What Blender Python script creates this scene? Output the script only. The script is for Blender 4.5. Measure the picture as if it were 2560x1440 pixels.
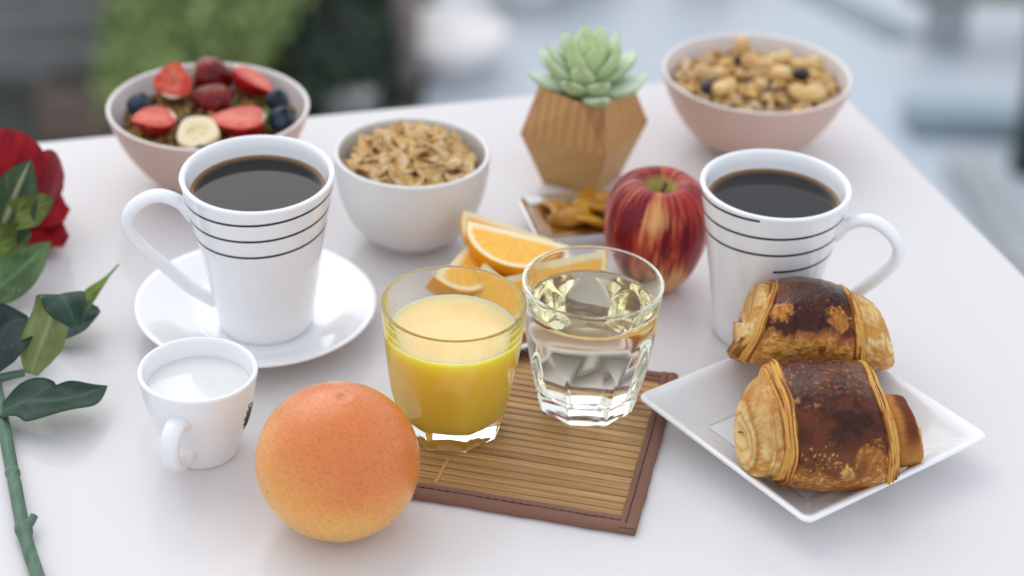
import bpy, math, random
import numpy as np
from mathutils import Vector, Matrix, Euler

scene = bpy.context.scene
for o in list(bpy.data.objects):
    bpy.data.objects.remove(o)
COL = scene.collection
R = math.radians
PI = math.pi

# ------------------------------------------------------------------ camera, sky, sun, exposure
cam = bpy.data.cameras.new("camera")
cam_o = bpy.data.objects.new("camera", cam)
COL.objects.link(cam_o)
cam.sensor_width = 36.0
cam.lens = 4828.7 / 2560 * 36
cam.clip_start, cam.clip_end = 0.05, 2000
_p, _r = 0.5457, 0.0403
_f = Vector((0, math.cos(_p), -math.sin(_p)))
_u0 = Vector((0, math.sin(_p), math.cos(_p)))
_r0 = Vector((1, 0, 0))
_rt = _r0 * math.cos(_r) + _u0 * math.sin(_r)
_up = -_r0 * math.sin(_r) + _u0 * math.cos(_r)
m = Matrix((_rt, _up, -_f)).transposed().to_4x4()
m.translation = (0, 0, 0.6404)
cam_o.matrix_world = m
cam.dof.use_dof = True
cam.dof.focus_distance = 1.045
cam.dof.aperture_fstop = 4.3
scene.camera = cam_o

SUN_EL, SUN_AZ = R(47), R(-28)          # azimuth measured from +Y towards +X
world = bpy.data.worlds.new("World")
scene.world = world
world.use_nodes = True
wn, wl = world.node_tree.nodes, world.node_tree.links
bg = wn["Background"]
sky = wn.new("ShaderNodeTexSky")
sky.sky_type = 'NISHITA'
sky.sun_disc = False
sky.sun_elevation = SUN_EL
sky.sun_rotation = SUN_AZ
sky.dust_density = 1.5
sky.air_density = 1.2
sky.ozone_density = 1.0
hs = wn.new("ShaderNodeHueSaturation")
hs.inputs["Saturation"].default_value = 0.3
wl.new(sky.outputs[0], hs.inputs["Color"])
cloud = wn.new("ShaderNodeMix")            # an even cloud layer veils most of the clear sky
cloud.data_type = 'RGBA'
cloud.inputs["Factor"].default_value = 0.76
cloud.inputs["B"].default_value = (6.05, 6.4, 6.95, 1)
wl.new(hs.outputs[0], cloud.inputs["A"])
wl.new(cloud.outputs["Result"], bg.inputs["Color"])
bg.inputs["Strength"].default_value = 0.11

sun = bpy.data.lights.new("sun", 'SUN')
sun.energy = 0.55
sun.angle = R(54)
sun.color = (1.0, 0.98, 0.96)
sun_o = bpy.data.objects.new("sun", sun)
COL.objects.link(sun_o)
sd = Vector((math.sin(SUN_AZ) * math.cos(SUN_EL), math.cos(SUN_AZ) * math.cos(SUN_EL), math.sin(SUN_EL)))
sun_o.rotation_euler = sd.to_track_quat('Z', 'Y').to_euler()
sun_o.location = (0, 3, 4)

scene.render.engine = 'CYCLES'
scene.view_settings.view_transform = 'Standard'
scene.view_settings.look = 'None'
scene.view_settings.exposure = 0.70
scene.view_settings.gamma = 1.0
cy = scene.cycles
cy.max_bounces = 24
cy.diffuse_bounces = 10
cy.glossy_bounces = 20
cy.transmission_bounces = 24
cy.transparent_max_bounces = 8
cy.sample_clamp_indirect = 6.0
cy.use_denoising = True
cy.blur_glossy = 0.3

# ------------------------------------------------------------------ noise in numpy
def _hash(ix, iy, iz, s):
    n = (ix * 374761393 + iy * 668265263 + iz * 2147483647 + s * 974711) & 0xFFFFFFFF
    n = ((n ^ (n >> 13)) * 1274126177) & 0xFFFFFFFF
    n = ((n ^ (n >> 16)) * 2246822519) & 0xFFFFFFFF
    return ((n ^ (n >> 15)) & 0xFFFF) / 65535.0

def vnoise(p, s=0):
    """smooth value noise, -1..1"""
    p = np.asarray(p, float)
    f = np.floor(p)
    i = f.astype(np.int64)
    t = p - f
    t = t * t * (3 - 2 * t)
    out = 0
    for dx in (0, 1):
        for dy in (0, 1):
            for dz in (0, 1):
                w = (t[..., 0] if dx else 1 - t[..., 0]) * (t[..., 1] if dy else 1 - t[..., 1]) * (t[..., 2] if dz else 1 - t[..., 2])
                out = out + w * _hash(i[..., 0] + dx, i[..., 1] + dy, i[..., 2] + dz, s)
    return out * 2 - 1

def fbm(p, s=0, oct=4, gain=0.5):
    p = np.asarray(p, float)
    a, o, tot = 1.0, 0, 0
    for k in range(oct):
        o = o + a * vnoise(p * 2 ** k + 17.3 * k, s + k)
        tot += a
        a *= gain
    return o / tot

def sstep(a, b, x):
    t = np.clip((x - a) / (b - a), 0, 1)
    return t * t * (3 - 2 * t)

def mix(a, b, t):
    a, b = np.asarray(a, float), np.asarray(b, float)
    t = np.asarray(t)[..., None]
    return a * (1 - t) + b * t

# ------------------------------------------------------------------ materials
def mat(name, color=(0.8, 0.8, 0.8), rough=0.5, spec=0.5, attr=False, bump=0.0, bscale=200.0, var=0.0, vscale=60.0,
        sss=0.0, sssr=(0.01, 0.005, 0.003), coat=0.0, coat_rough=0.1, metallic=0.0, sheen=0.0, bdist=0.001, trans=0.0, ior=None):
    M = bpy.data.materials.new(name)
    M.use_nodes = True
    n, l = M.node_tree.nodes, M.node_tree.links
    b = n["Principled BSDF"]
    b.inputs["Base Color"].default_value = (*color, 1)
    b.inputs["Roughness"].default_value = rough
    b.inputs["Specular IOR Level"].default_value = spec
    b.inputs["Metallic"].default_value = metallic
    b.inputs["Coat Weight"].default_value = coat
    b.inputs["Coat Roughness"].default_value = coat_rough
    if ior:
        b.inputs["IOR"].default_value = ior
    if trans:
        b.inputs["Transmission Weight"].default_value = trans
    if sheen:
        b.inputs["Sheen Weight"].default_value = sheen
    if sss:
        b.inputs["Subsurface Weight"].default_value = sss
        b.inputs["Subsurface Radius"].default_value = sssr
        b.inputs["Subsurface Scale"].default_value = 1.0
    tc = n.new("ShaderNodeTexCoord")
    src = None
    if attr:
        a = n.new("ShaderNodeAttribute")
        a.attribute_name = "col"
        src = a.outputs["Color"]
    if var:
        nz = n.new("ShaderNodeTexNoise")
        nz.inputs["Scale"].default_value = vscale
        nz.inputs["Detail"].default_value = 5
        l.new(tc.outputs["Object"], nz.inputs["Vector"])
        mr = n.new("ShaderNodeMapRange")
        mr.inputs["From Min"].default_value = 0.3
        mr.inputs["From Max"].default_value = 0.7
        mr.inputs["To Min"].default_value = 1 - var
        mr.inputs["To Max"].default_value = 1 + var
        l.new(nz.outputs["Fac"], mr.inputs["Value"])
        mx = n.new("ShaderNodeMix")
        mx.data_type = 'RGBA'
        mx.blend_type = 'MULTIPLY'
        mx.inputs["Factor"].default_value = 1
        if src is None:
            mx.inputs["A"].default_value = (*color, 1)
        else:
            l.new(src, mx.inputs["A"])
        l.new(mr.outputs[0], mx.inputs["B"])
        src = mx.outputs["Result"]
    if src is not None:
        l.new(src, b.inputs["Base Color"])
    if bump:
        bz = n.new("ShaderNodeTexNoise")
        bz.inputs["Scale"].default_value = bscale
        bz.inputs["Detail"].default_value = 6
        l.new(tc.outputs["Object"], bz.inputs["Vector"])
        bp = n.new("ShaderNodeBump")
        bp.inputs["Strength"].default_value = bump
        bp.inputs["Distance"].default_value = bdist
        l.new(bz.outputs["Fac"], bp.inputs["Height"])
        l.new(bp.outputs[0], b.inputs["Normal"])
    return M

def glassy(name, ior, color=(1, 1, 1), absorb=None, density=10.0):
    M = bpy.data.materials.new(name)
    M.use_nodes = True
    n, l = M.node_tree.nodes, M.node_tree.links
    n.remove(n["Principled BSDF"])
    b = n.new("ShaderNodeBsdfGlass")
    b.inputs["Color"].default_value = (*color, 1)
    b.inputs["Roughness"].default_value = 0.0
    b.inputs["IOR"].default_value = ior
    l.new(b.outputs[0], n["Material Output"].inputs["Surface"])
    if absorb:
        v = n.new("ShaderNodeVolumeAbsorption")
        v.inputs["Color"].default_value = (*absorb, 1)
        v.inputs["Density"].default_value = density
        l.new(v.outputs[0], n["Material Output"].inputs["Volume"])
    return M

# ------------------------------------------------------------------ mesh helpers
def mesh(name, V, F, material, parent=None, col=None, smooth=True, loc=None, midx=None, uv=None):
    V = np.asarray(V, float)
    me = bpy.data.meshes.new(name)
    me.from_pydata(V.tolist(), [], F.tolist() if isinstance(F, np.ndarray) else F)
    mats = material if isinstance(material, (list, tuple)) else [material]
    for x in mats:
        me.materials.append(x)
    if smooth:
        me.polygons.foreach_set("use_smooth", [True] * len(me.polygons))
    if midx is not None:
        me.polygons.foreach_set("material_index", midx)
    if col is not None:
        c = np.ones((len(V), 4))
        c[:, :3] = np.clip(col, 0, 1)
        a = me.color_attributes.new("col", 'FLOAT_COLOR', 'POINT')
        a.data.foreach_set("color", c.ravel())
    if uv is not None:
        ul = me.uv_layers.new(name="UVMap")
        li = np.zeros(len(me.loops), int)
        me.loops.foreach_get("vertex_index", li)
        ul.data.foreach_set("uv", np.asarray(uv, float)[li].ravel())
    me.update()
    o = bpy.data.objects.new(name, me)
    COL.objects.link(o)
    if parent is not None:
        o.parent = parent
    if loc is not None:
        o.location = loc
    return o

def tag(o, label=None, cat=None, group=None, kind=None):
    if label: o["label"] = label
    if cat: o["category"] = cat
    if group: o["group"] = group
    if kind: o["kind"] = kind
    return o

def thing(name, label, cat, loc=(0, 0, 0), rot=(0, 0, 0), group=None):
    o = bpy.data.objects.new(name, None)
    o.empty_display_size = 0.01
    COL.objects.link(o)
    o.location = loc
    o.rotation_euler = rot
    return tag(o, label, cat, group)

def dup(o, parent=None):
    c = o.copy()
    COL.objects.link(c)
    if parent is not None:
        c.parent = parent
        c.matrix_parent_inverse = Matrix()
    for ch in list(o.children):
        dup(ch, c)
    return c

def gridF(n, m, cu=False, cv=False):
    """faces of an n x m vertex grid (index i*m+j)"""
    I = np.arange(n if cu else n - 1)
    J = np.arange(m if cv else m - 1)
    i, j = np.meshgrid(I, J, indexing='ij')
    i2, j2 = (i + 1) % n, (j + 1) % m
    return np.stack([i * m + j, i2 * m + j, i2 * m + j2, i * m + j2], -1).reshape(-1, 4)

def catmull(P, k=8):
    P = np.asarray(P, float)
    Q = np.vstack([2 * P[0] - P[1], P, 2 * P[-1] - P[-2]])
    out = []
    for i in range(1, len(Q) - 2):
        p0, p1, p2, p3 = Q[i - 1], Q[i], Q[i + 1], Q[i + 2]
        for t in np.linspace(0, 1, k, endpoint=False):
            out.append(0.5 * (2 * p1 + (p2 - p0) * t + (2 * p0 - 5 * p1 + 4 * p2 - p3) * t * t + (3 * p1 - p0 - 3 * p2 + p3) * t ** 3))
    out.append(P[-1])
    return np.array(out)

def resample(P, n):
    P = np.asarray(P, float)
    d = np.r_[0, np.cumsum(np.linalg.norm(np.diff(P, axis=0), axis=1))]
    s = np.linspace(0, d[-1], n)
    return np.stack([np.interp(s, d, P[:, k]) for k in range(P.shape[1])], -1)

def lathe(prof, n=96):
    """closed surface of revolution; prof goes from outside-bottom up and over; normals out when counter-clockwise in (r,z)"""
    prof = np.asarray(prof, float)
    th = np.linspace(0, 2 * PI, n, endpoint=False)
    V = np.stack([prof[:, None, 0] * np.cos(th), prof[:, None, 0] * np.sin(th), np.repeat(prof[:, None, 1], n, 1)], -1).reshape(-1, 3)
    F = gridF(len(prof), n, cv=True)[:, ::-1]
    return V, F

def disc(r, z, n=96, rings=6):
    prof = [(r * (1 - k / rings) + 1e-6, z) for k in range(rings + 1)]
    return lathe(prof, n)

def tube(P, rad, n=12, flat=1.0, flatdir=None, caps=True):
    P = np.asarray(P, float)
    k = len(P)
    rad = np.broadcast_to(np.asarray(rad, float), (k,))
    T = np.gradient(P, axis=0)
    T /= np.linalg.norm(T, axis=1)[:, None] + 1e-12
    if flatdir is not None:
        B = np.repeat(np.asarray(flatdir, float)[None], k, 0)
        N = np.cross(T, B)
        N /= np.linalg.norm(N, axis=1)[:, None] + 1e-12
        B = np.cross(N, T)
    else:
        a = np.array([0, 0, 1.0]) if abs(T[0, 2]) < 0.9 else np.array([1.0, 0, 0])
        N = np.zeros_like(P)
        N[0] = np.cross(T[0], a)
        N[0] /= np.linalg.norm(N[0])
        for i in range(1, k):
            v = N[i - 1] - T[i] * (N[i - 1] @ T[i])
            N[i] = v / (np.linalg.norm(v) + 1e-12)
        B = np.cross(T, N)
    th = np.linspace(0, 2 * PI, n, endpoint=False)
    V = P[:, None] + rad[:, None, None] * (np.cos(th)[None, :, None] * N[:, None] + flat * np.sin(th)[None, :, None] * B[:, None])
    V = V.reshape(-1, 3)
    F = gridF(k, n, cv=True).tolist()
    if caps:
        F.append(list(range(n))[::-1])
        F.append([(k - 1) * n + j for j in range(n)])
    return V, F

def join(parts):
    """merge (V,F) or (V,F,col) tuples"""
    Vs, Fs, Cs, off = [], [], [], 0
    for p in parts:
        Vs.append(np.asarray(p[0]))
        f = p[1].tolist() if isinstance(p[1], np.ndarray) else p[1]
        Fs += [[i + off for i in q] for q in f]
        if len(p) > 2:
            Cs.append(p[2])
        off += len(p[0])
    V = np.vstack(Vs)
    return (V, Fs, np.vstack(Cs)) if Cs else (V, Fs)

def rotm(*e):
    return np.array(Euler(e).to_matrix())

def box(cx, cy, cz, sx, sy, sz, bev=0.0):
    x, y, z = sx / 2, sy / 2, sz / 2
    if bev <= 0:
        V = [(a * x + cx, b * y + cy, c * z + cz) for a in (-1, 1) for b in (-1, 1) for c in (-1, 1)]
        return np.array(V), [[0, 1, 3, 2], [4, 6, 7, 5], [0, 4, 5, 1], [2, 3, 7, 6], [0, 2, 6, 4], [1, 5, 7, 3]]
    V = []
    for c, ins in ((-z, bev), (-z + bev, 0), (z - bev, 0), (z, bev)):
        for a, b in ((-1, -1), (1, -1), (1, 1), (-1, 1)):
            V.append((cx + a * (x - ins), cy + b * (y - ins), cz + c))
    F = gridF(4, 4, cv=True)[:, ::-1].tolist()
    F = [f[::-1] for f in F] + [[3, 2, 1, 0], [12, 13, 14, 15]]
    return np.array(V), F

def rounded_rect(w, h, r, k=8):
    pts = []
    for cx, cy, a0 in ((w / 2 - r, h / 2 - r, 0), (-w / 2 + r, h / 2 - r, 90), (-w / 2 + r, -h / 2 + r, 180), (w / 2 - r, -h / 2 + r, 270)):
        for t in np.linspace(0, 90, k):
            a = R(a0 + t)
            pts.append((cx + r * math.cos(a), cy + r * math.sin(a)))
    return np.array(pts)

def loft(loops):
    """closed loops of equal length, capped at both ends"""
    n = len(loops[0])
    V = np.vstack(loops)
    F = gridF(len(loops), n, cv=True).tolist()
    F = F + [list(range(n))[::-1], [(len(loops) - 1) * n + j for j in range(n)]]
    return V, F

def ring3(p2, z):
    return np.c_[p2, np.full(len(p2), z)]

# ------------------------------------------------------------------ shared materials
def white_glaze(name, color, rough=0.08):
    return mat(name, color, rough, 0.5, coat=0.3, coat_rough=0.05, var=0.012, vscale=25)

M_china = white_glaze("china_glaze", (0.86, 0.865, 0.88))
M_bowl_white = mat("bowl_white", (0.74, 0.735, 0.72), 0.3, var=0.015, vscale=20)
M_pink = mat("bowl_pink", (0.60, 0.415, 0.34), 0.42, var=0.02, vscale=20)
M_pink_in = mat("bowl_inside", (0.74, 0.69, 0.67), 0.3)
M_stripe = mat("stripe_print", (0.018, 0.022, 0.018), 0.25)
M_attr = mat("food_matte", attr=True, rough=0.6, spec=0.15, bump=0.3, bscale=500)
M_wet = mat("fruit_wet", attr=True, rough=0.3, spec=0.3, bump=0.15, bscale=600, sss=0.25, sssr=(0.004, 0.0015, 0.001))
M_glass = glassy("glass_clear", 1.48, (0.985, 0.995, 0.985))
M_leafm = mat("leaf_fabric", attr=True, rough=0.45, bump=0.35, bscale=900, spec=0.15)
M_leafb = mat("leaf_foliage", attr=True, rough=0.55, spec=0.3)

# ------------------------------------------------------------------ table
TX, TY, TA = 0.2372, 1.4138, 0.3058
TW, TD, TH = 1.6, 0.92, 0.028
dL = np.array([-math.cos(TA), -math.sin(TA)])
dF = np.array([math.sin(TA), -math.cos(TA)])
tc_ = np.array([TX, TY]) + dL * TW / 2 + dF * TD / 2
table = thing("table", "white glossy table that carries the whole breakfast", "table", (tc_[0], tc_[1], 0), (0, 0, TA))

def table_mat():
    M = mat("table_laminate", (0.70, 0.675, 0.675), 0.15, 0.16)
    n, l = M.node_tree.nodes, M.node_tree.links
    b = n["Principled BSDF"]
    tcn = n.new("ShaderNodeTexCoord")
    nz = n.new("ShaderNodeTexNoise")
    nz.inputs["Scale"].default_value = 9
    nz.inputs["Detail"].default_value = 8
    l.new(tcn.outputs["Object"], nz.inputs["Vector"])
    mr = n.new("ShaderNodeMapRange")
    mr.inputs["From Min"].default_value = 0.3
    mr.inputs["From Max"].default_value = 0.75
    mr.inputs["To Min"].default_value = 0.11
    mr.inputs["To Max"].default_value = 0.2
    l.new(nz.outputs["Fac"], mr.inputs["Value"])
    l.new(mr.outputs[0], b.inputs["Roughness"])
    # faint hairline scratches
    wv = n.new("ShaderNodeTexNoise")
    wv.inputs["Scale"].default_value = 1.0
    mp = n.new("ShaderNodeMapping")
    mp.inputs["Scale"].default_value = (600, 12, 1)
    mp.inputs["Rotation"].default_value = (0, 0, 0.7)
    l.new(tcn.outputs["Object"], mp.inputs["Vector"])
    l.new(mp.outputs[0], wv.inputs["Vector"])
    bp = n.new("ShaderNodeBump")
    bp.inputs["Strength"].default_value = 0.02
    bp.inputs["Distance"].default_value = 0.0005
    l.new(wv.outputs["Fac"], bp.inputs["Height"])
    l.new(bp.outputs[0], b.inputs["Normal"])
    return M

M_table = table_mat()
lo = []
for z, ins in ((-TH, 0.002), (-TH + 0.002, 0), (-0.0025, 0), (-0.0008, 0.0007), (0, 0.0025)):
    lo.append(ring3(rounded_rect(TW - 2 * ins, TD - 2 * ins, 0.012, 8), z))
V, F = loft(lo)
top = mesh("tabletop", V, F, M_table, table)
top.data.polygons[-1].use_smooth = False
top.data.polygons[-2].use_smooth = False
M_leg = mat("leg_paint", (0.7, 0.7, 0.7), 0.35)
for sx in (-1, 1):
    for sy in (-1, 1):
        V, F = box(sx * (TW / 2 - 0.06), sy * (TD / 2 - 0.06), -TH - 0.361, 0.05, 0.05, 0.72, 0.003)
        mesh("leg", V, F, M_leg, table, smooth=False)

# ------------------------------------------------------------------ bowls
def bowl(name, label, loc, rim, h, base, m_out, m_in, bulge, group=None):
    t = thing(name, label, "bowl", loc, group=group)
    w = 0.0032
    out = catmull([(base * 0.92, 0.0), (base, 0.0022), (base + (rim - base) * bulge[0], h * 0.22), (base + (rim - base) * bulge[1], h * 0.5), (base + (rim - base) * bulge[2], h * 0.78), (rim, h - 0.0016)], 8)
    P = [(1e-5, 0.0025), (base * 0.8, 0.0025), (base * 0.86, 0.0)] + out.tolist()
    lip = [(rim + 0.0001, h - 0.0008), (rim - 0.0006, h - 0.0001), (rim - w / 2, h), (rim - w + 0.0006, h - 0.0001)]
    inn = [(r - w, z + (0.002 if z < h * 0.3 else 0)) for r, z in out[::-1][:-4]]
    Vo, Fo = lathe(P + lip[:2], 128)
    mesh("outside", Vo, Fo, m_out, t)
    Vi, Fi = lathe([lip[1]] + lip[2:] + inn + [(1e-5, inn[-1][1] - 0.001)], 128)
    mesh("inside", Vi, Fi, m_in, t)
    return t

BOWLS = "breakfast bowls"
LB = (-0.2111, 1.1819)
RB = (0.1697, 1.2708)
CB = (-0.0682, 1.1126)
bulg = (0.42, 0.72, 0.91)
bowl("bowl", "pink beige bowl of strawberries and blueberries at the back left", (*LB, 0), 0.0685, 0.0589, 0.027, M_pink, M_pink_in, bulg, BOWLS)
bowl("bowl", "pink beige bowl of cashews and muesli behind the mug on the right", (*RB, 0), 0.0685, 0.0589, 0.027, M_pink, M_pink_in, bulg, BOWLS)
bowl("bowl", "small white bowl heaped with corn flakes beside the saucer", (*CB, 0), 0.0506, 0.0654, 0.0235, M_bowl_white, M_bowl_white, (0.52, 0.84, 0.97), BOWLS)

# ------------------------------------------------------------------ mugs
M_coffee = mat("coffee_liquid", attr=True, rough=0.02, spec=0.5, ior=1.34)

def mug(label, loc, rot):
    t = thing("coffee_mug", label, "mug", loc, rot, group="coffee mugs with black stripes")
    h, rr, br, w = 0.105, 0.0451, 0.0272, 0.0035
    f = lambda z: br + (rr - br) * (0.06 + 0.94 * (z / h)) - 0.0008 * math.sin(PI * z / h)
    out = [(1e-5, 0.002), (br * 0.8, 0.002), (br * 0.86, 0.0), (br * 0.95, 0.0), (br * 0.995, 0.0008), (br + 0.0008, 0.0025)]
    out += [(f(z), z) for z in np.linspace(0.006, h - 0.0022, 24)]
    lip = [(rr - 0.0001, h - 0.0012), (rr - 0.0007, h - 0.0003), (rr - w / 2, h), (rr - w + 0.0007, h - 0.0003)]
    inn = [(f(z) - w, z) for z in np.linspace(h - 0.0022, 0.008, 20)] + [(1e-5, 0.0075)]
    V, F = lathe(out + lip + inn, 128)
    mesh("body", V, F, M_china, t)
    # handle along +x
    P = catmull([(0.0375, 0, 0.0795), (0.046, 0, 0.0875), (0.056, 0, 0.0922), (0.066, 0, 0.0902), (0.0755, 0, 0.0815), (0.0768, 0, 0.071), (0.070, 0, 0.0585), (0.056, 0, 0.0415), (0.044, 0, 0.0275), (0.0345, 0, 0.0195), (0.030, 0, 0.0165)], 7)
    s = np.linspace(0, 1, len(P))
    rad = 0.0037 + 0.0022 * np.exp(-((s) / 0.06) ** 2) + 0.0005 * np.exp(-((1 - s) / 0.05) ** 2)
    V, F = tube(P, rad, 20, 1.35, (0, 1, 0))
    mesh("handle", V, F, M_china, t)
    # one spiral stripe
    a0, sweep, pitch = R(-73), R(1065), 0.0122
    A = np.linspace(0, sweep, 420)
    d = 0.0392 - pitch * A / (2 * PI)
    V = []
    for side in (-0.0008, 0.0008):
        for a, dd in zip(A, d):
            z = h - dd + side
            r = f(z) + 0.00012
            V.append((r * math.cos(a0 + a), r * math.sin(a0 + a), z))
    mesh("stripe", V, gridF(2, len(A)), M_stripe, t)
    # coffee
    lev = h - 0.0122
    rc = f(lev) - w + 0.0001
    prof = [(rc, lev + 0.0009), (rc - 0.0005, lev + 0.0003), (rc - 0.0012, lev), (rc - 0.0024, lev - 0.00004), (rc - 0.005, lev - 0.00005)] + [(rc * k, lev - 0.00005) for k in (0.75, 0.5, 0.25)] + [(1e-5, lev - 0.00005)]
    V, F = lathe(prof, 128)
    r = np.hypot(V[:, 0], V[:, 1])
    c = mix((0.003, 0.002, 0.0015), (0.26, 0.13, 0.05), sstep(rc - 0.0045, rc - 0.0002, r) ** 1.6)
    mesh("coffee", V, F, M_coffee, t, col=c)
    return t

mug("white striped mug of coffee standing on the saucer", (-0.1488, 0.9928, 0.0072), (-0.048, 0.020, PI + R(8)))
mug("white striped mug of coffee between the apple and the stacked pastries", (0.1538, 1.014, 0), (0, 0, R(-19)))

# saucer
sau = thing("saucer", "wide round white saucer under the coffee mug", "saucer", (-0.1553, 0.9979, 0))
P = [(1e-5, 0.003), (0.029, 0.003), (0.030, 0.0), (0.033, 0.0), (0.0345, 0.002)]
P += catmull([(0.036, 0.0035), (0.048, 0.0075), (0.062, 0.0128), (0.0722, 0.0167)], 6).tolist()
P += [(0.0732, 0.0174), (0.0734, 0.0181), (0.0728, 0.0187), (0.0716, 0.0188)]
P += catmull([(0.0695, 0.0182), (0.061, 0.0150), (0.049, 0.0102), (0.040, 0.0078), (0.036, 0.0069)], 6).tolist()
P += [(0.0345, 0.0070), (0.0335, 0.0067), (0.031, 0.0066), (1e-5, 0.0066)]
V, F = lathe(P, 160)
mesh("plate_body", V, F, M_china, sau)

# ------------------------------------------------------------------ milk cup
mk = thing("milk_cup", "small white espresso cup filled with milk", "cup", (-0.1685, 0.8689, 0), (0, 0, 0))
h, rr, br, w = 0.054, 0.0325, 0.0204, 0.003
outp = catmull([(br * 0.985, 0.0015), (br + 0.0018, 0.008), (0.0262, 0.022), (0.0298, 0.036), (0.0317, 0.047), (rr, h - 0.0018)], 6)
P = [(1e-5, 0.002), (br * 0.8, 0.002), (br * 0.85, 0), (br * 0.95, 0)] + outp.tolist()
P += [(rr, h - 0.0009), (rr - 0.0006, h - 0.0002), (rr - w / 2, h), (rr - w + 0.0006, h - 0.0003)]
P += [(r - w, max(z, 0.006)) for r, z in outp[::-1][:-2]] + [(1e-5, 0.006)]
V, F = lathe(P, 128)
mesh("body", V, F, M_china, mk)
Pm = catmull([(0.0245, 0, 0.0350), (0.0285, 0, 0.0368), (0.034, 0, 0.0388), (0.041, 0, 0.0365), (0.0442, 0, 0.030), (0.0425, 0, 0.0215), (0.036, 0, 0.0145), (0.0290, 0, 0.0120), (0.0235, 0, 0.0138), (0.0185, 0, 0.0165)], 7)
V, F = tube(Pm, 0.0035 + 0.0022 * np.linspace(1, 0, len(Pm)) ** 5 + 0.0018 * np.linspace(0, 1, len(Pm)) ** 7, 18, 1.5, (0, 1, 0))
hd = mesh("handle", V, F, M_china, mk)
hd.rotation_euler = (0, 0, R(-102))
M_milk = mat("milk_liquid", (0.76, 0.75, 0.73), 0.06, 0.45, sss=0.3, sssr=(0.003, 0.0025, 0.002))
lev = h - 0.0115
rc = float(np.interp(lev, outp[:, 1], outp[:, 0])) - w + 0.0001
V, F = lathe([(rc, lev + 0.0008), (rc - 0.0006, lev + 0.0002), (rc - 0.0014, lev), (rc * 0.6, lev), (rc * 0.3, lev), (1e-5, lev)], 128)
mesh("milk", V, F, M_milk, mk)
# leaf emblem: a fan of thin inked loops on the right side
def on_cup(a, z):
    r = float(np.interp(z, outp[:, 1], outp[:, 0])) + 0.00012
    return np.array((r * math.cos(a), r * math.sin(a), z))
parts = []
for ang_, ln in ((150, 0.0125), (172, 0.0115), (194, 0.0125), (214, 0.0135), (232, 0.0145), (248, 0.0125)):
    dv, nv_ = np.array((math.cos(R(ang_)), math.sin(R(ang_)))), np.array((-math.sin(R(ang_)), math.cos(R(ang_))))
    for sgn in (1, -1):
        t = np.linspace(0, 1, 26)
        q = dv * (ln * t)[:, None] + nv_ * (0.0015 * sgn * np.sin(PI * t ** 1.2))[:, None]
        Pp = np.array([on_cup(R(1) + x / 0.0285, 0.0315 + z) for x, z in q])
        parts.append(tube(Pp, 0.00022 + (0.00028 if sgn > 0 else 0.0001) * np.sin(PI * t), 5))
V, F = join(parts)
tag(mesh("leaf_emblem", V, F, M_stripe, mk), kind="stuff")

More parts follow.
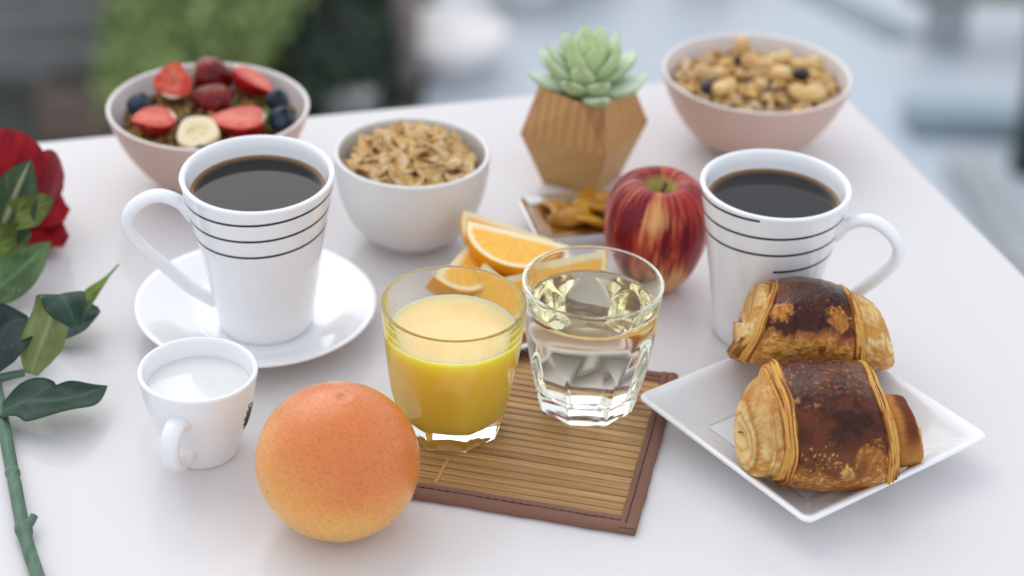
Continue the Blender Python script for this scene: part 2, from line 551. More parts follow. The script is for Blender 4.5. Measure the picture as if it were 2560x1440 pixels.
# ------------------------------------------------------------------ grapefruit
def grapefruit():
    n, mm = 220, 260
    ph = np.linspace(0.0005, PI - 0.0005, n)
    th = np.linspace(0, 2 * PI, mm, endpoint=False)
    PH, TH_ = np.meshgrid(ph, th, indexing='ij')
    d = np.stack([np.sin(PH) * np.cos(TH_), np.sin(PH) * np.sin(TH_), np.cos(PH)], -1)
    r = np.stack([0.0427 * d[..., 0], 0.0427 * d[..., 1], 0.0402 * d[..., 2] + 0.0012 * d[..., 2] ** 3], -1)
    wob = 1 + 0.012 * fbm(d * 1.3, 5, 2) + 0.004 * fbm(d * 4, 9, 2)
    dim = 1 - 0.03 * np.exp(-(PH / 0.05) ** 2) + 0.004 * np.exp(-((PH - 0.13) / 0.05) ** 2) - 0.02 * np.exp(-((PI - PH) / 0.25) ** 2)
    r = r * (wob * dim)[..., None]
    # blush: red upper front, yellow below
    dirb = np.array([0.15, -0.35, 0.95])
    dirb /= np.linalg.norm(dirb)
    k = d @ dirb + 0.22 * fbm(d * 2.2, 3, 4)
    c = mix((0.82, 0.38, 0.085), (0.69, 0.195, 0.042), sstep(-0.1, 0.85, k))
    c = mix(c, (0.87, 0.49, 0.13), sstep(-0.1, 0.8, -d[..., 2] + 0.25 * fbm(d * 3, 8, 3)))
    spots = vnoise(d * 17 + 3, 41)
    c = mix(c, (0.30, 0.11, 0.03), sstep(0.93, 0.97, spots) * 0.5)
    c = mix(c, (0.55, 0.33, 0.17), np.exp(-(PH / 0.03) ** 2))
    V = r.reshape(-1, 3)
    V[:, 2] -= V[:, 2].min()
    M = mat("grapefruit_skin", attr=True, rough=0.21, spec=0.6, sss=0.12, sssr=(0.004, 0.0015, 0.0005))
    nn, l = M.node_tree.nodes, M.node_tree.links
    b = nn["Principled BSDF"]
    tcn = nn.new("ShaderNodeTexCoord")
    nz = nn.new("ShaderNodeTexNoise")
    nz.inputs["Scale"].default_value = 30
    nz.inputs["Detail"].default_value = 2
    l.new(tcn.outputs["Object"], nz.inputs["Vector"])
    vo = nn.new("ShaderNodeTexVoronoi")
    vo.inputs["Scale"].default_value = 640
    vo.inputs["Randomness"].default_value = 0.9
    ad = nn.new("ShaderNodeVectorMath")
    ad.operation = 'MULTIPLY_ADD'
    ad.inputs[1].default_value = (0.002, 0.002, 0.002)
    l.new(nz.outputs["Color"], ad.inputs[0])
    l.new(tcn.outputs["Object"], ad.inputs[2])
    l.new(ad.outputs[0], vo.inputs["Vector"])
    mr = nn.new("ShaderNodeMapRange")
    mr.inputs["From Min"].default_value = 0.0
    mr.inputs["From Max"].default_value = 0.48
    l.new(vo.outputs["Distance"], mr.inputs["Value"])
    mx = nn.new("ShaderNodeMix")
    mx.data_type = 'RGBA'
    at = [x for x in nn if x.type == 'ATTRIBUTE'][0]
    dk = nn.new("ShaderNodeMix")
    dk.data_type = 'RGBA'
    dk.blend_type = 'MULTIPLY'
    dk.inputs["Factor"].default_value = 1
    dk.inputs["B"].default_value = (0.76, 0.48, 0.30, 1)
    l.new(at.outputs["Color"], dk.inputs["A"])
    l.new(mr.outputs[0], mx.inputs["Factor"])
    l.new(dk.outputs["Result"], mx.inputs["A"])
    l.new(at.outputs["Color"], mx.inputs["B"])
    l.new(mx.outputs["Result"], b.inputs["Base Color"])
    bp = nn.new("ShaderNodeBump")
    bp.inputs["Strength"].default_value = 0.45
    bp.inputs["Distance"].default_value = 0.0004
    l.new(mr.outputs[0], bp.inputs["Height"])
    l.new(bp.outputs[0], b.inputs["Normal"])
    g = thing("grapefruit", "whole pink grapefruit in front of the glass of juice", "grapefruit", (-0.0893, 0.8088, 0), (0.04, 0.06, 0.3))
    mesh("skin", V, gridF(n, mm, cv=True), M, g, col=c.reshape(-1, 3))
    V, F = lathe([(1e-5, -0.0006), (0.0012, -0.0004), (0.0016, 0.0002), (0.001, 0.0007), (1e-5, 0.0006)], 12)
    zt = 0.0402 * 2 - 0.0012
    mesh("stem_scar", V, F, mat("stem_scar", (0.32, 0.22, 0.12), 0.8), g, loc=(0, 0, zt))
grapefruit()

# ------------------------------------------------------------------ tumblers
def tumbler(name, label, loc, rotz, level, kind):
    H, n = 0.0822, 288
    t = thing(name, label, "glass", loc, (0, 0, rotz), group="faceted glass tumblers of juice")
    rro = lambda z: 0.0325 + (0.0398 - 0.0325) * (z / H) ** 0.9
    def facet(z):
        if z < 0.0075:
            return 0.0255 + 0.0022 * (z / 0.0075)
        return 0.0277 + (0.0368 - 0.0277) * (z - 0.0075) / (0.050 - 0.0075)
    th = np.linspace(0, 2 * PI, n, endpoint=False)
    sec = (th + PI / 8) % (PI / 4) - PI / 8
    zs = np.r_[0.0, 0.0006, 0.002, 0.004, 0.0065, 0.0072, 0.0078, 0.0085, np.linspace(0.010, 0.056, 40), np.linspace(0.058, H - 0.0012, 14)]
    rings = []
    for z in zs:
        rd = rro(z)
        fc = facet(z) / np.cos(sec)
        k = 0.0006
        hh = np.clip(0.5 + 0.5 * (fc - rd) / k, 0, 1)
        r = fc * (1 - hh) + rd * hh - k * hh * (1 - hh)
        if z < 0.0005:
            r = r - 0.0006
        rings.append(np.stack([r * np.cos(th), r * np.sin(th), np.full(n, z)], -1))
    circ = lambda r, z: np.stack([r * np.cos(th), r * np.sin(th), np.full(n, z)], -1)
    bottom = [circ(1e-5, 0.0022), circ(0.010, 0.0020), circ(0.018, 0.0012), circ(0.0225, 0.0003)]
    wt = 0.0021
    lip = [circ(0.03872 + 0.00112 * math.cos(q), H - 0.0011 + 0.0011 * math.sin(q)) for q in np.linspace(0.15, PI - 0.1, 14)]
    inr = lambda z: float(np.interp(z, [0.0115, 0.013, 0.017, 0.03, H], [0.0215, 0.0235, 0.0252, 0.0287, 0.0377]))
    zin = np.linspace(H - 0.002, level, 12)
    inner = [circ(inr(z), z) for z in zin]
    V = np.vstack(bottom + rings + lip + inner)
    F = gridF(len(bottom + rings + lip + inner), n, cv=True)[:, ::-1]
    mesh("glass_body", V, F, M_glass, t)
    # the drink: its wall is the inner wall of the glass
    zj = np.r_[0.0112, 0.0115, 0.0125, 0.014, 0.017, np.linspace(0.02, level, 16)]
    side = [circ(1e-5, 0.0110), circ(0.012, 0.0111)] + [circ(inr(max(z, 0.0115)) - (0.0015 if z < 0.0114 else 0), z) for z in zj]
    re = inr(level)
    topr = [circ(re - 0.0004, level - 0.0004), circ(re - 0.0012, level - 0.0008), circ(re - 0.0026, level - 0.00095)] + [circ(re * q, level - 0.001) for q in (0.75, 0.5, 0.25)] + [circ(1e-5, level - 0.001)]
    V = np.vstack(side + topr)
    F = gridF(len(side + topr), n, cv=True)[:, ::-1]
    ns = (len(side) - 1) * n
    if kind == "orange":
        M = mat("orange_juice", (1.0, 0.63, 0.12), 0.08, 0.2, sss=1.0, sssr=(0.030, 0.024, 0.012), ior=1.34)
        M2 = mat("orange_juice_top", (0.82, 0.60, 0.28), 0.05, 0.5, sss=1.0, sssr=(0.030, 0.024, 0.012), ior=1.34)  # paler than the sides; sky reflection on the surface put into the colour
        for q in (M, M2):
            q.node_tree.nodes["Principled BSDF"].inputs["Subsurface Anisotropy"].default_value = 0.85
        mesh("juice", V, F, [M, M2], t, midx=[0 if i < ns else 1 for i in range(len(F))])
    else:
        ab, de = (0.95, 0.87, 0.55), 7.0
        mesh("juice", V, F, [glassy("apple_juice_wall", 1.335 / 1.48, absorb=ab, density=de), glassy("apple_juice_top", 1.335, absorb=ab, density=de)], t,
             midx=[0 if i < ns else 1 for i in range(len(F))])
    return t

tumbler("juice_glass", "faceted tumbler of cloudy yellow orange juice", (-0.0313, 0.8953, 0.0042), R(-90 - 3), 0.0822 - 0.0165, "orange")
tumbler("juice_glass", "faceted tumbler of clear pale apple juice", (0.0451, 0.9244, 0.0042), R(-90 + 2), 0.0822 - 0.0140, "apple")

# ------------------------------------------------------------------ bamboo placemat
MA = math.atan2(0.0246, -0.1205)      # direction of the front edge, from the front right corner
mat_o = thing("bamboo_placemat", "small bamboo slat placemat with brown fabric binding under the glasses", "placemat", (0.0701, 0.8061, 0), (0, 0, MA - PI))
MW, MD = 0.150, 0.154                  # local: x from -MW to 0, y from 0 to MD

def bamboo(name, c1, c2):
    M = mat(name, c1, 0.38, 0.3)
    n, l = M.node_tree.nodes, M.node_tree.links
    b = n["Principled BSDF"]
    tcn = n.new("ShaderNodeTexCoord")
    oi = n.new("ShaderNodeObjectInfo")
    mp = n.new("ShaderNodeMapping")
    mp.inputs["Scale"].default_value = (14, 900, 400)
    l.new(tcn.outputs["Object"], mp.inputs["Vector"])
    cb = n.new("ShaderNodeVectorMath")
    l.new(mp.outputs[0], cb.inputs[0])
    sc = n.new("ShaderNodeVectorMath")
    sc.operation = 'SCALE'
    sc.inputs[0].default_value = (91, 37, 53)
    l.new(oi.outputs["Random"], sc.inputs["Scale"])
    l.new(sc.outputs[0], cb.inputs[1])
    nz = n.new("ShaderNodeTexNoise")
    nz.inputs["Scale"].default_value = 1
    nz.inputs["Detail"].default_value = 4
    l.new(cb.outputs[0], nz.inputs["Vector"])
    rp = n.new("ShaderNodeValToRGB")
    rp.color_ramp.elements[0].position = 0.32
    rp.color_ramp.elements[0].color = (*c2, 1)
    rp.color_ramp.elements[1].position = 0.66
    rp.color_ramp.elements[1].color = (*c1, 1)
    l.new(nz.outputs["Fac"], rp.inputs["Fac"])
    hv = n.new("ShaderNodeHueSaturation")
    mr = n.new("ShaderNodeMapRange")
    mr.inputs["To Min"].default_value = 0.78
    mr.inputs["To Max"].default_value = 1.15
    l.new(oi.outputs["Random"], mr.inputs["Value"])
    l.new(mr.outputs[0], hv.inputs["Value"])
    l.new(rp.outputs[0], hv.inputs["Color"])
    l.new(hv.outputs[0], b.inputs["Base Color"])
    bp = n.new("ShaderNodeBump")
    bp.inputs["Strength"].default_value = 0.25
    bp.inputs["Distance"].default_value = 0.0002
    l.new(nz.outputs["Fac"], bp.inputs["Height"])
    l.new(bp.outputs[0], b.inputs["Normal"])
    return M
M_bamboo = bamboo("bamboo_slat", (0.53, 0.315, 0.125), (0.35, 0.19, 0.072))
rng = random.Random(4)
nsl = 24
pitch = (MD - 0.010) / nsl
sw = pitch - 0.0005
prof = [(-sw / 2, 0.0), (-sw / 2, 0.0019), (-sw / 2 + 0.0003, 0.00255), (-sw / 4, 0.0029), (sw / 4, 0.0029), (sw / 2 - 0.0003, 0.00255), (sw / 2, 0.0019), (sw / 2, 0.0)]
xs = np.linspace(-MW + 0.004, -0.004, 3)
Vs = np.array([(x, y, z) for x in xs for y, z in prof])
Fs = gridF(3, len(prof), cv=True)[:, ::-1].tolist() + [list(range(8)), [16 + j for j in range(8)][::-1]]
slat0 = None
for k in range(nsl):
    if slat0 is None:
        slat0 = o = mesh("slat", Vs, Fs, M_bamboo, mat_o, smooth=False)
    else:
        o = slat0.copy()
        COL.objects.link(o)
    o.location = (rng.uniform(-0.0006, 0.0006), 0.005 + pitch * (k + 0.5), 0.0006 + rng.uniform(-0.00012, 0.00018))
    o.rotation_euler = (rng.uniform(-0.05, 0.05), 0, rng.uniform(-0.0006, 0.0006))

def fabric(name, c):
    M = mat(name, c, 0.8, 0.25, sheen=0.1)
    n, l = M.node_tree.nodes, M.node_tree.links
    b = n["Principled BSDF"]
    uvn = n.new("ShaderNodeUVMap")
    mp = n.new("ShaderNodeMapping")
    mp.inputs["Scale"].default_value = (1.0, 1.0, 1)
    l.new(uvn.outputs[0], mp.inputs["Vector"])
    sx = n.new("ShaderNodeSeparateXYZ")
    l.new(mp.outputs[0], sx.inputs[0])
    def mth(op, a, bb=None):
        q = n.new("ShaderNodeMath")
        q.operation = op
        for i, v in enumerate((a, bb)):
            if v is None: continue
            if isinstance(v, (int, float)): q.inputs[i].default_value = v
            else: l.new(v, q.inputs[i])
        return q.outputs[0]
    u = mth('MULTIPLY', sx.outputs[0], 1 / 0.00105 * PI)
    v = mth('MULTIPLY', sx.outputs[1], 1 / 0.00085 * PI)
    row = mth('FLOOR', mth('DIVIDE', v, PI))
    u2 = mth('ADD', u, mth('MULTIPLY', row, PI / 2))
    hgt = mth('MULTIPLY', mth('ABSOLUTE', mth('SINE', u2)), mth('ABSOLUTE', mth('SINE', v)))
    rp = n.new("ShaderNodeValToRGB")
    rp.color_ramp.elements[0].position = 0.05
    rp.color_ramp.elements[0].color = (c[0] * 0.35, c[1] * 0.32, c[2] * 0.32, 1)
    rp.color_ramp.elements[1].position = 0.65
    rp.color_ramp.elements[1].color = (c[0] * 1.25, c[1] * 1.25, c[2] * 1.25, 1)
    l.new(hgt, rp.inputs["Fac"])
    l.new(rp.outputs[0], b.inputs["Base Color"])
    bp = n.new("ShaderNodeBump")
    bp.inputs["Strength"].default_value = 0.8
    bp.inputs["Distance"].default_value = 0.0004
    l.new(hgt, bp.inputs["Height"])
    l.new(bp.outputs[0], b.inputs["Normal"])
    return M
M_bind = fabric("binding_weave", (0.31, 0.15, 0.105))
M_stitch = mat("stitch_thread", (0.055, 0.022, 0.016), 0.8)

def binding(p0, p1, inward, wdt, ext=0.0):
    """a folded band along p0->p1; its cross-section runs from the inner edge over the top and round the outside"""
    p0, p1, inn = np.array(p0, float), np.array(p1, float), np.array(inward, float)
    d = p1 - p0
    L = np.linalg.norm(d)
    d /= L
    sec = [(wdt, 0.0030), (wdt, 0.0041), (wdt - 0.0006, 0.0044), (wdt * 0.68, 0.0045), (wdt * 0.62, 0.0040), (wdt * 0.56, 0.0045), (wdt * 0.3, 0.0048), (0.0015, 0.0047), (0.0, 0.0038), (-0.0006, 0.0024), (0.0, 0.0008), (0.0012, 0.0), (wdt, 0.0002)]
    nl = 60
    V, uv = [], []
    sl = np.r_[0, np.cumsum([math.dist(sec[i], sec[i + 1]) for i in range(len(sec) - 1)])]
    for i in range(nl):
        s = -ext + (L + 2 * ext) * i / (nl - 1)
        wob = 0.0002 * math.sin(s * 140) + 0.00015 * math.sin(s * 333 + 1)
        for (q, z), m_ in zip(sec, sl):
            p = p0 + d * s + inn * (q + wob)
            V.append((p[0], p[1], z))
            uv.append((s, m_))
    cs = len(sec)
    F = gridF(nl, cs).tolist() + [list(range(cs))[::-1], [(nl - 1) * cs + j for j in range(cs)]]
    b = mesh("binding", V, F, M_bind, mat_o, uv=uv)
    # stitched seam: one running thread dipping in and out
    ss = np.arange(0.004, L - 0.003, 0.00055)
    zz = 0.00425 + 0.0003 * np.sin(ss * 2 * PI / 0.0045)
    Pp = np.array([p0 + d * s + inn * (wdt * 0.62) for s in ss])
    V, F = tube(np.c_[Pp, zz], 0.00033, 6)
    mesh("seam_thread", V, F, M_stitch, b)
    return b
b1 = binding((-MW, 0), (0, 0), (0, 1), 0.0108, 0.0)
b2 = binding((0, 0.0006), (0, MD - 0.0006), (-1, 0), 0.0092)
b3 = binding((0, MD), (-MW, MD), (0, -1), 0.0100)
b4 = binding((-MW, MD - 0.0006), (-MW, 0.0006), (1, 0), 0.0092)
for bb in (b2, b4):
    bb.location.z = 0.00035
# pale thread crossing the slats in front of the juice glass
ss = np.linspace(0, 1, 30)
Pp = np.c_[-0.1125 + 0.0012 * ss, 0.0125 + 0.024 * ss, 0.0037 + 0.00025 * np.sin(ss * 60)]
V, F = join([tube(Pp + np.array((q, 0, 0)), 0.0003, 6) for q in (-0.0006, 0, 0.0006)])
tag(mesh("weft_thread", V, F, mat("weft", (0.62, 0.37, 0.12), 0.6), mat_o), kind="stuff")

# ------------------------------------------------------------------ square plates
def square_plate(label, loc, rotz, half, well, rimz, name="square_plate"):
    t = thing(name, label, "plate", loc, (0, 0, rotz), group="square white plates")
    lo = []
    th_ = 0.0032
    fz = 0.0035
    for hs_, z, r in ((well * 0.9, 0.0, 0.004), (well * 0.97, 0.0, 0.004), (well, 0.0012, 0.004), (half - 0.0022, rimz - th_ - 0.0006, 0.005), (half - 0.0004, rimz - th_ * 0.72, 0.0055), (half, rimz - th_ * 0.45, 0.006), (half - 0.0003, rimz - th_ * 0.2, 0.006), (half - 0.0011, rimz, 0.0055), (half - 0.0022, rimz - 0.0001, 0.005), (half - 0.006, rimz - 0.0026, 0.004)):
        lo.append(ring3(rounded_rect(hs_ * 2, hs_ * 2, r, 7), z))
    n = 9
    for k in range(1, n + 1):
        q = k / n
        hs_ = (half - 0.006) * (1 - q) + (well + 0.001) * q
        z = (rimz - 0.0026) * (1 - q) + (fz + 0.0012) * q - 0.0012 * math.sin(PI * q)
        lo.append(ring3(rounded_rect(hs_ * 2, hs_ * 2, 0.004, 7), z))
    lo.append(ring3(rounded_rect((well - 0.0015) * 2, (well - 0.0015) * 2, 0.003, 7), fz + 0.0002))
    lo.append(ring3(rounded_rect((well - 0.004) * 2, (well - 0.004) * 2, 0.002, 7), fz))
    V, F = loft(lo)
    o = mesh("plate_body", V, F, M_china, t)
    o.data.polygons[-1].use_smooth = False
    o.data.polygons[-2].use_smooth = False
    return t
square_plate("square white plate under the two stacked pastries", (0.1716, 0.8972, 0), -0.1327 + PI / 4, 0.0703, 0.0440, 0.0203)
square_plate("small square white plate under the orange wedges", (0.0105, 1.0230, 0), R(-56), 0.0455, 0.034, 0.013)

# ------------------------------------------------------------------ pastries
M_crust = mat("pastry_crust", attr=True, rough=0.24, spec=0.22, bump=0.6, bscale=230, bdist=0.0016)
M_crumb = mat("pastry_crumb", attr=True, rough=0.7, spec=0.2, bump=0.8, bscale=420, bdist=0.0012, sss=0.15, sssr=(0.004, 0.002, 0.001))
DARK, BROWN, GOLD, PALE, CREAM = (0.036, 0.0085, 0.0045), (0.135, 0.033, 0.010), (0.50, 0.195, 0.032), (0.68, 0.38, 0.10), (0.80, 0.60, 0.275)

def sect(v, a, c, flat=0.78):
    """cross-section, flattened underneath"""
    y = a * np.sign(np.cos(v)) * np.abs(np.cos(v)) ** 0.92
    z = c * np.sign(np.sin(v)) * np.abs(np.sin(v)) ** 0.92
    z = np.where(z < -flat * c, -flat * c + (z + flat * c) * 0.25, z)
    return y, z

def roll(name, parent, xs, rs, a, c, colf, material, seed, nv=220, disp=0.02, cz=None, cyo=None, sub=4, ridge=0.0, warp=None, seed0=0):
    P = np.c_[xs, rs, np.zeros(len(xs)) if cz is None else cz, np.zeros(len(xs)) if cyo is None else cyo]
    P = catmull(P, sub)
    v = np.linspace(0, 2 * PI, nv, endpoint=False)
    y, z = sect(v, a, c)
    X = np.repeat(P[:, 0][:, None], nv, 1)
    Rr = P[:, 1][:, None] * np.ones(nv)
    p = np.stack([X * 60, np.cos(v)[None] * 2.0 * np.ones_like(X), np.sin(v)[None] * 2.0 * np.ones_like(X)], -1)
    wob = 1 + disp * fbm(p, seed, 4) + disp * 0.5 * fbm(p * 5, seed + 7, 3)
    if ridge:
        wob = wob + ridge * vnoise(np.stack([X * 2600, np.cos(v)[None] * 1.5 + 0 * X, np.sin(v)[None] * 1.5 + 0 * X], -1), seed + 3)
    Y = y[None] * Rr * wob + P[:, 3][:, None]
    Z = z[None] * Rr * wob + P[:, 2][:, None]
    vv = np.repeat(v[None], len(P), 0)
    if warp is not None:
        kl = np.interp(vv, warp[0], warp[1])
        kr = np.interp(vv, warp[0], warp[2])
        q = sstep(-0.02, 0.02, X)
        X2 = X * (kl * (1 - q) + kr * q)
    else:
        X2 = X
    pw = np.stack([X2, Y, Z], -1)
    amp = 0.0016
    X2 = X2 + amp * fbm(pw * 45, seed0 + 50, 2)
    Y = Y + amp * fbm(pw * 45, seed0 + 51, 2)
    Z = Z + amp * fbm(pw * 45, seed0 + 52, 2)
    V = np.stack([X2, Y, Z], -1).reshape(-1, 3)
    tpar = np.linspace(0, 1, len(P))[:, None] * np.ones(nv)
    C = colf(X, np.repeat(v[None], len(P), 0), p, tpar)
    F = gridF(len(P), nv, cv=True)[:, ::-1].tolist() + [list(range(nv)), [(len(P) - 1) * nv + j for j in range(nv)][::-1]]
    o = mesh(name, V, F, material, parent, col=C.reshape(-1, 3))
    return o

def pastry(label, loc, rot, Lw, a, c, seed, front_edge, spots, left, right, jag=0.25, warp=None):
    t = thing("chocolate_pastry", label, "pastry", loc, rot, group="stacked chocolate pastries")
    def crust(X, v, p, tp):
        n1 = fbm(p * 0.8, seed + 20, 4)
        n2 = fbm(p * 3, seed + 30, 4)
        n3 = vnoise(p * 9, seed + 31)
        n4 = fbm(p * 13, seed + 35, 2)
        n5 = vnoise(p * np.array((34, 20, 20)), seed + 36)
        # v=pi/2 top, v=pi front, 0 back
        base = mix(BROWN, DARK, sstep(-0.45, 0.40, 0.9 * n1 + 0.28 * n2 + 0.05))
        base = mix(base, (0.30, 0.10, 0.03), sstep(0.25, 0.7, n2 + 0.35 * n3) * 0.35)
        base = mix(base, (0.36, 0.13, 0.04), sstep(0.55, 0.9, n4 + 0.4 * n5) * 0.6 * sstep(0.0, 0.4, n1 + n2))
        base = base * (1 + 0.14 * n4 + 0.06 * n5)[..., None]
        k = v - front_edge + 0.10 * X / Lw + jag * n1 + 0.16 * n2 + 0.05 * n3
        k = np.where(v > PI * 1.75, -1, k)
        gold = mix(GOLD, PALE, sstep(-0.3, 0.5, n2 + 0.4 * n3 + 0.5 * n4)) * (1 + 0.25 * n5 + 0.2 * n4)[..., None]
        gold = mix(gold, BROWN, sstep(0.35, 0.6, fbm(p * 2.2, seed + 60, 3)) * 0.7)
        base = mix(base, (0.36, 0.125, 0.03), sstep(-0.16, -0.02, k))
        base = mix(base, gold, sstep(-0.02, 0.10, k))
        base = mix(base, GOLD, sstep(0.25, 0.05, v) + sstep(PI * 1.5, PI * 1.6, v) * 0)
        for (ux, uv_, sx, sv, colr, am) in spots:
            q = np.exp(-(((X / Lw - ux) / sx) ** 2 + ((v - uv_) / sv) ** 2) * 1.2) + 0.55 * n2 + 0.2 * n3 + 0.16 * n4
            cv_ = np.array(colr) * (1 + 0.35 * n3 + 0.5 * n4)[..., None]
            q = sstep(0.28, 0.62, q)[..., None] * am
            base = base * (1 - q) + cv_ * q
        if seed == 1:
            base = mix(base, np.array((0.22, 0.072, 0.022)), sstep(2.62, 2.95, v + 0.25 * n1) * sstep(3.9, 3.3, v) * 0.62 * sstep(0.6, -0.2, n4))
            base = mix(base, (0.022, 0.006, 0.004), np.exp(-((X / Lw - 0.12) / 0.35) ** 2 - ((v - 2.62) / 0.22) ** 2 + 0.8 * n2) * 0.7)
            base = mix(base, (0.46, 0.19, 0.045), sstep(0.42, 0.6, vnoise(p * np.array((9, 15, 15)), 91) + 0.3 * n4) * sstep(2.1, 1.7, v) * 0.35)
        # blisters
        if seed == 1:
            rb = random.Random(12)
            for q in range(34):
                bx, bv, br_ = rb.gauss(-0.36, 0.20) * Lw, rb.gauss(2.98, 0.2), rb.uniform(0.00028, 0.00075)
                dd = np.hypot(X - bx, (v - bv) * 0.036)
                base = mix(base, (0.30, 0.11, 0.03), sstep(br_ * 1.7, br_ * 1.1, dd))
                base = mix(base, (0.60, 0.31, 0.09), sstep(br_ * 1.1, br_ * 0.6, dd))
        edge = np.abs(X) / Lw
        base = mix(base, GOLD, sstep(0.775, 0.80, edge + 0.02 * n2) * sstep(0, 0.5, n1 + 0.6))
        return base
    xs = np.array([-0.81, -0.80, -0.74, -0.56, -0.3, 0, 0.3, 0.56, 0.74, 0.80, 0.81]) * Lw
    rs = [0.895, 0.92, 0.945, 0.985, 1.01, 1.02, 1.01, 0.985, 0.945, 0.92, 0.895]
    roll("crust", t, xs, rs, a, c, crust, M_crust, seed, disp=0.022, sub=14, nv=320, warp=warp, seed0=seed)
    def lay(X, v, p, tp):
        st = vnoise(np.stack([tp * 13, v * 1.6, 0 * v], -1), seed + 4)
        n2 = fbm(p * 4, seed + 33, 3)
        base = mix((0.36, 0.13, 0.028), PALE, sstep(-0.4, 0.4, st + 0.8 * n2))
        base = mix(base, (0.20, 0.06, 0.016), sstep(0.1, 0.5, -st + 0.6 * n2) * 0.8)
        return base
    for s in (-1, 1):
        xs = np.array([0.79, 0.82, 0.865, 0.88, 0.925, 0.94, 0.985, 1.0, 1.03, 1.04]) * Lw * s
        rs = [0.90, 0.955, 0.945, 0.915, 0.910, 0.875, 0.865, 0.825, 0.79, 0.70]
        if s < 0:
            xs, rs = xs[::-1], rs[::-1]
        roll("layered_edge", t, xs, rs, a, c, lay, M_crumb, seed + 2 + s, disp=0.028, sub=7, nv=220, ridge=0.007, warp=warp, seed0=seed)
    for spec in (left, right):
        kind, x, r_, cz, yo = spec
        def core(X, v, p, tp, kind=kind, x=x):
            n2 = fbm(p * 2.5, seed + 43, 4)
            st = vnoise(np.stack([tp * 18, v * 2, 0 * v], -1), seed + 9)
            base = mix((0.56, 0.27, 0.06), CREAM, sstep(-0.35, 0.35, n2 + 0.4 * fbm(p * 5, seed + 48, 2)))
            base = mix(base, GOLD, sstep(0.1, 0.6, st + 0.5 * n2) * 0.5)
            base = mix(base, (0.84, 0.60, 0.27), sstep(0.50, 0.35, tp) * 0.85) if x[0] < 0 and len(x) > 8 else base
            if x[0] < 0 and len(x) > 8:
                base = mix(base, (0.40, 0.17, 0.045), np.exp(-((tp - 0.47 + 0.02 * n2) / 0.035) ** 2) * 0.8)
                base = mix(base, (0.45, 0.20, 0.05), np.exp(-((tp - 0.80 + 0.03 * n2) / 0.02) ** 2) * 0.7)
                base = mix(base, (0.50, 0.24, 0.06), np.exp(-((tp - 0.33 + 0.04 * np.sin(v + 1)) / 0.025) ** 2) * 0.7)
                base = mix(base, (0.50, 0.24, 0.06), np.exp(-((tp - 0.17 + 0.05 * np.sin(v + 2)) / 0.02) ** 2) * 0.6)
            base = mix(base, (0.44, 0.20, 0.05), sstep(0.1, 0.95, np.sin(v) + 0.5 * n2) * (0.6 * sstep(0.42, 0.52, tp) if len(x) > 8 and x[0] < 0 else 0.35))
            nc = fbm(p * 11, seed + 47, 3)
            base = base * (1 + 0.3 * nc)[..., None]
            if kind == "band":
                q = tp + 0.04 * n2
                base = mix(base, (0.46, 0.185, 0.04), sstep(0.36, 0.42, q) * sstep(0.86, 0.78, q) * sstep(PI * 1.35, PI * 1.0, v))
                base = mix(base, BROWN, sstep(0.52, 0.60, q) * sstep(0.80, 0.72, q) * sstep(PI * 1.05, PI * 0.8, v))
            else:
                outer = sstep(0.42, 0.52, tp) if (x[0] < 0 and len(x) > 8) else 1.0 + 0 * tp
                base = mix(base, GOLD, sstep(PI * 1.15, PI * 1.5, v) * 0.8 * outer)
                base = mix(base, BROWN, sstep(PI * 1.28, PI * 1.5, v + 0.3 * n2) * 0.7 * outer)
            return base
        xx = np.array(x) * Lw
        rr_, zz_, yy_ = np.array(r_), np.array(cz) * c, np.array(yo) * a
        if xx[-1] < xx[0]:
            xx, rr_, zz_, yy_ = xx[::-1], rr_[::-1], zz_[::-1], yy_[::-1]
        roll("inner_roll", t, xx, rr_, a, c, core, M_crumb, seed + 40, disp=0.05, sub=8, nv=160, cz=zz_, cyo=yy_, ridge=0.01, warp=None if warp is None else (warp[0], 0.5 + 0.5 * np.array(warp[1]), 0.5 + 0.5 * np.array(warp[2])), seed0=seed)
    return t

PA = (0.40, 0.165, 0.04)
VW = [0, PI * 0.25, PI * 0.5, PI * 0.75, PI, PI * 1.2, PI * 1.4, PI * 1.7, 2 * PI]
pastry("lower of two stacked chocolate pastries, its dark glazed crust blistered", (0.1735, 0.8685, 0.0352), (0, 0, R(4)), 0.0335, 0.0415, 0.0312, 1, PI * 1.05,
       [(0.52, 2.95, 0.30, 0.30, GOLD, 0.9), (0.14, 3.25, 0.14, 0.2, PALE, 0.85), (0.36, 3.2, 0.08, 0.2, BROWN, 0.8), (0.2, 2.4, 0.5, 0.2, (0.03, 0.008, 0.005), 0.8)],
       ("plain", [-0.75, -0.96, -1.08, -1.20, -1.31, -1.40, -1.46, -1.49, -1.50, -1.50], [0.76, 0.76, 0.75, 0.72, 0.655, 0.545, 0.40, 0.26, 0.12, 0.01], [0, -0.02, -0.03, -0.04, -0.05, -0.06, -0.06, -0.06, -0.06, -0.06], [0, -0.03, -0.06, -0.10, -0.15, -0.19, -0.21, -0.22, -0.18, -0.15]),
       ("band", [0.8, 0.98, 1.06, 1.12, 1.2, 1.4, 1.52, 1.575, 1.585], [0.74, 0.72, 0.66, 0.53, 0.54, 0.54, 0.50, 0.36, 0.01], [-0.05, -0.1, -0.15, -0.2, -0.2, -0.22, -0.22, -0.22, -0.22], [0.0, 0, 0, 0.05, 0.06, 0.08, 0.1, 0.1, 0.1]),
       warp=(VW, [0.95, 0.95, 0.95, 0.86, 0.82, 0.90, 1.0, 1.0, 0.95], [0.84, 0.82, 0.82, 0.92, 1.02, 1.10, 1.10, 0.95, 0.84]))
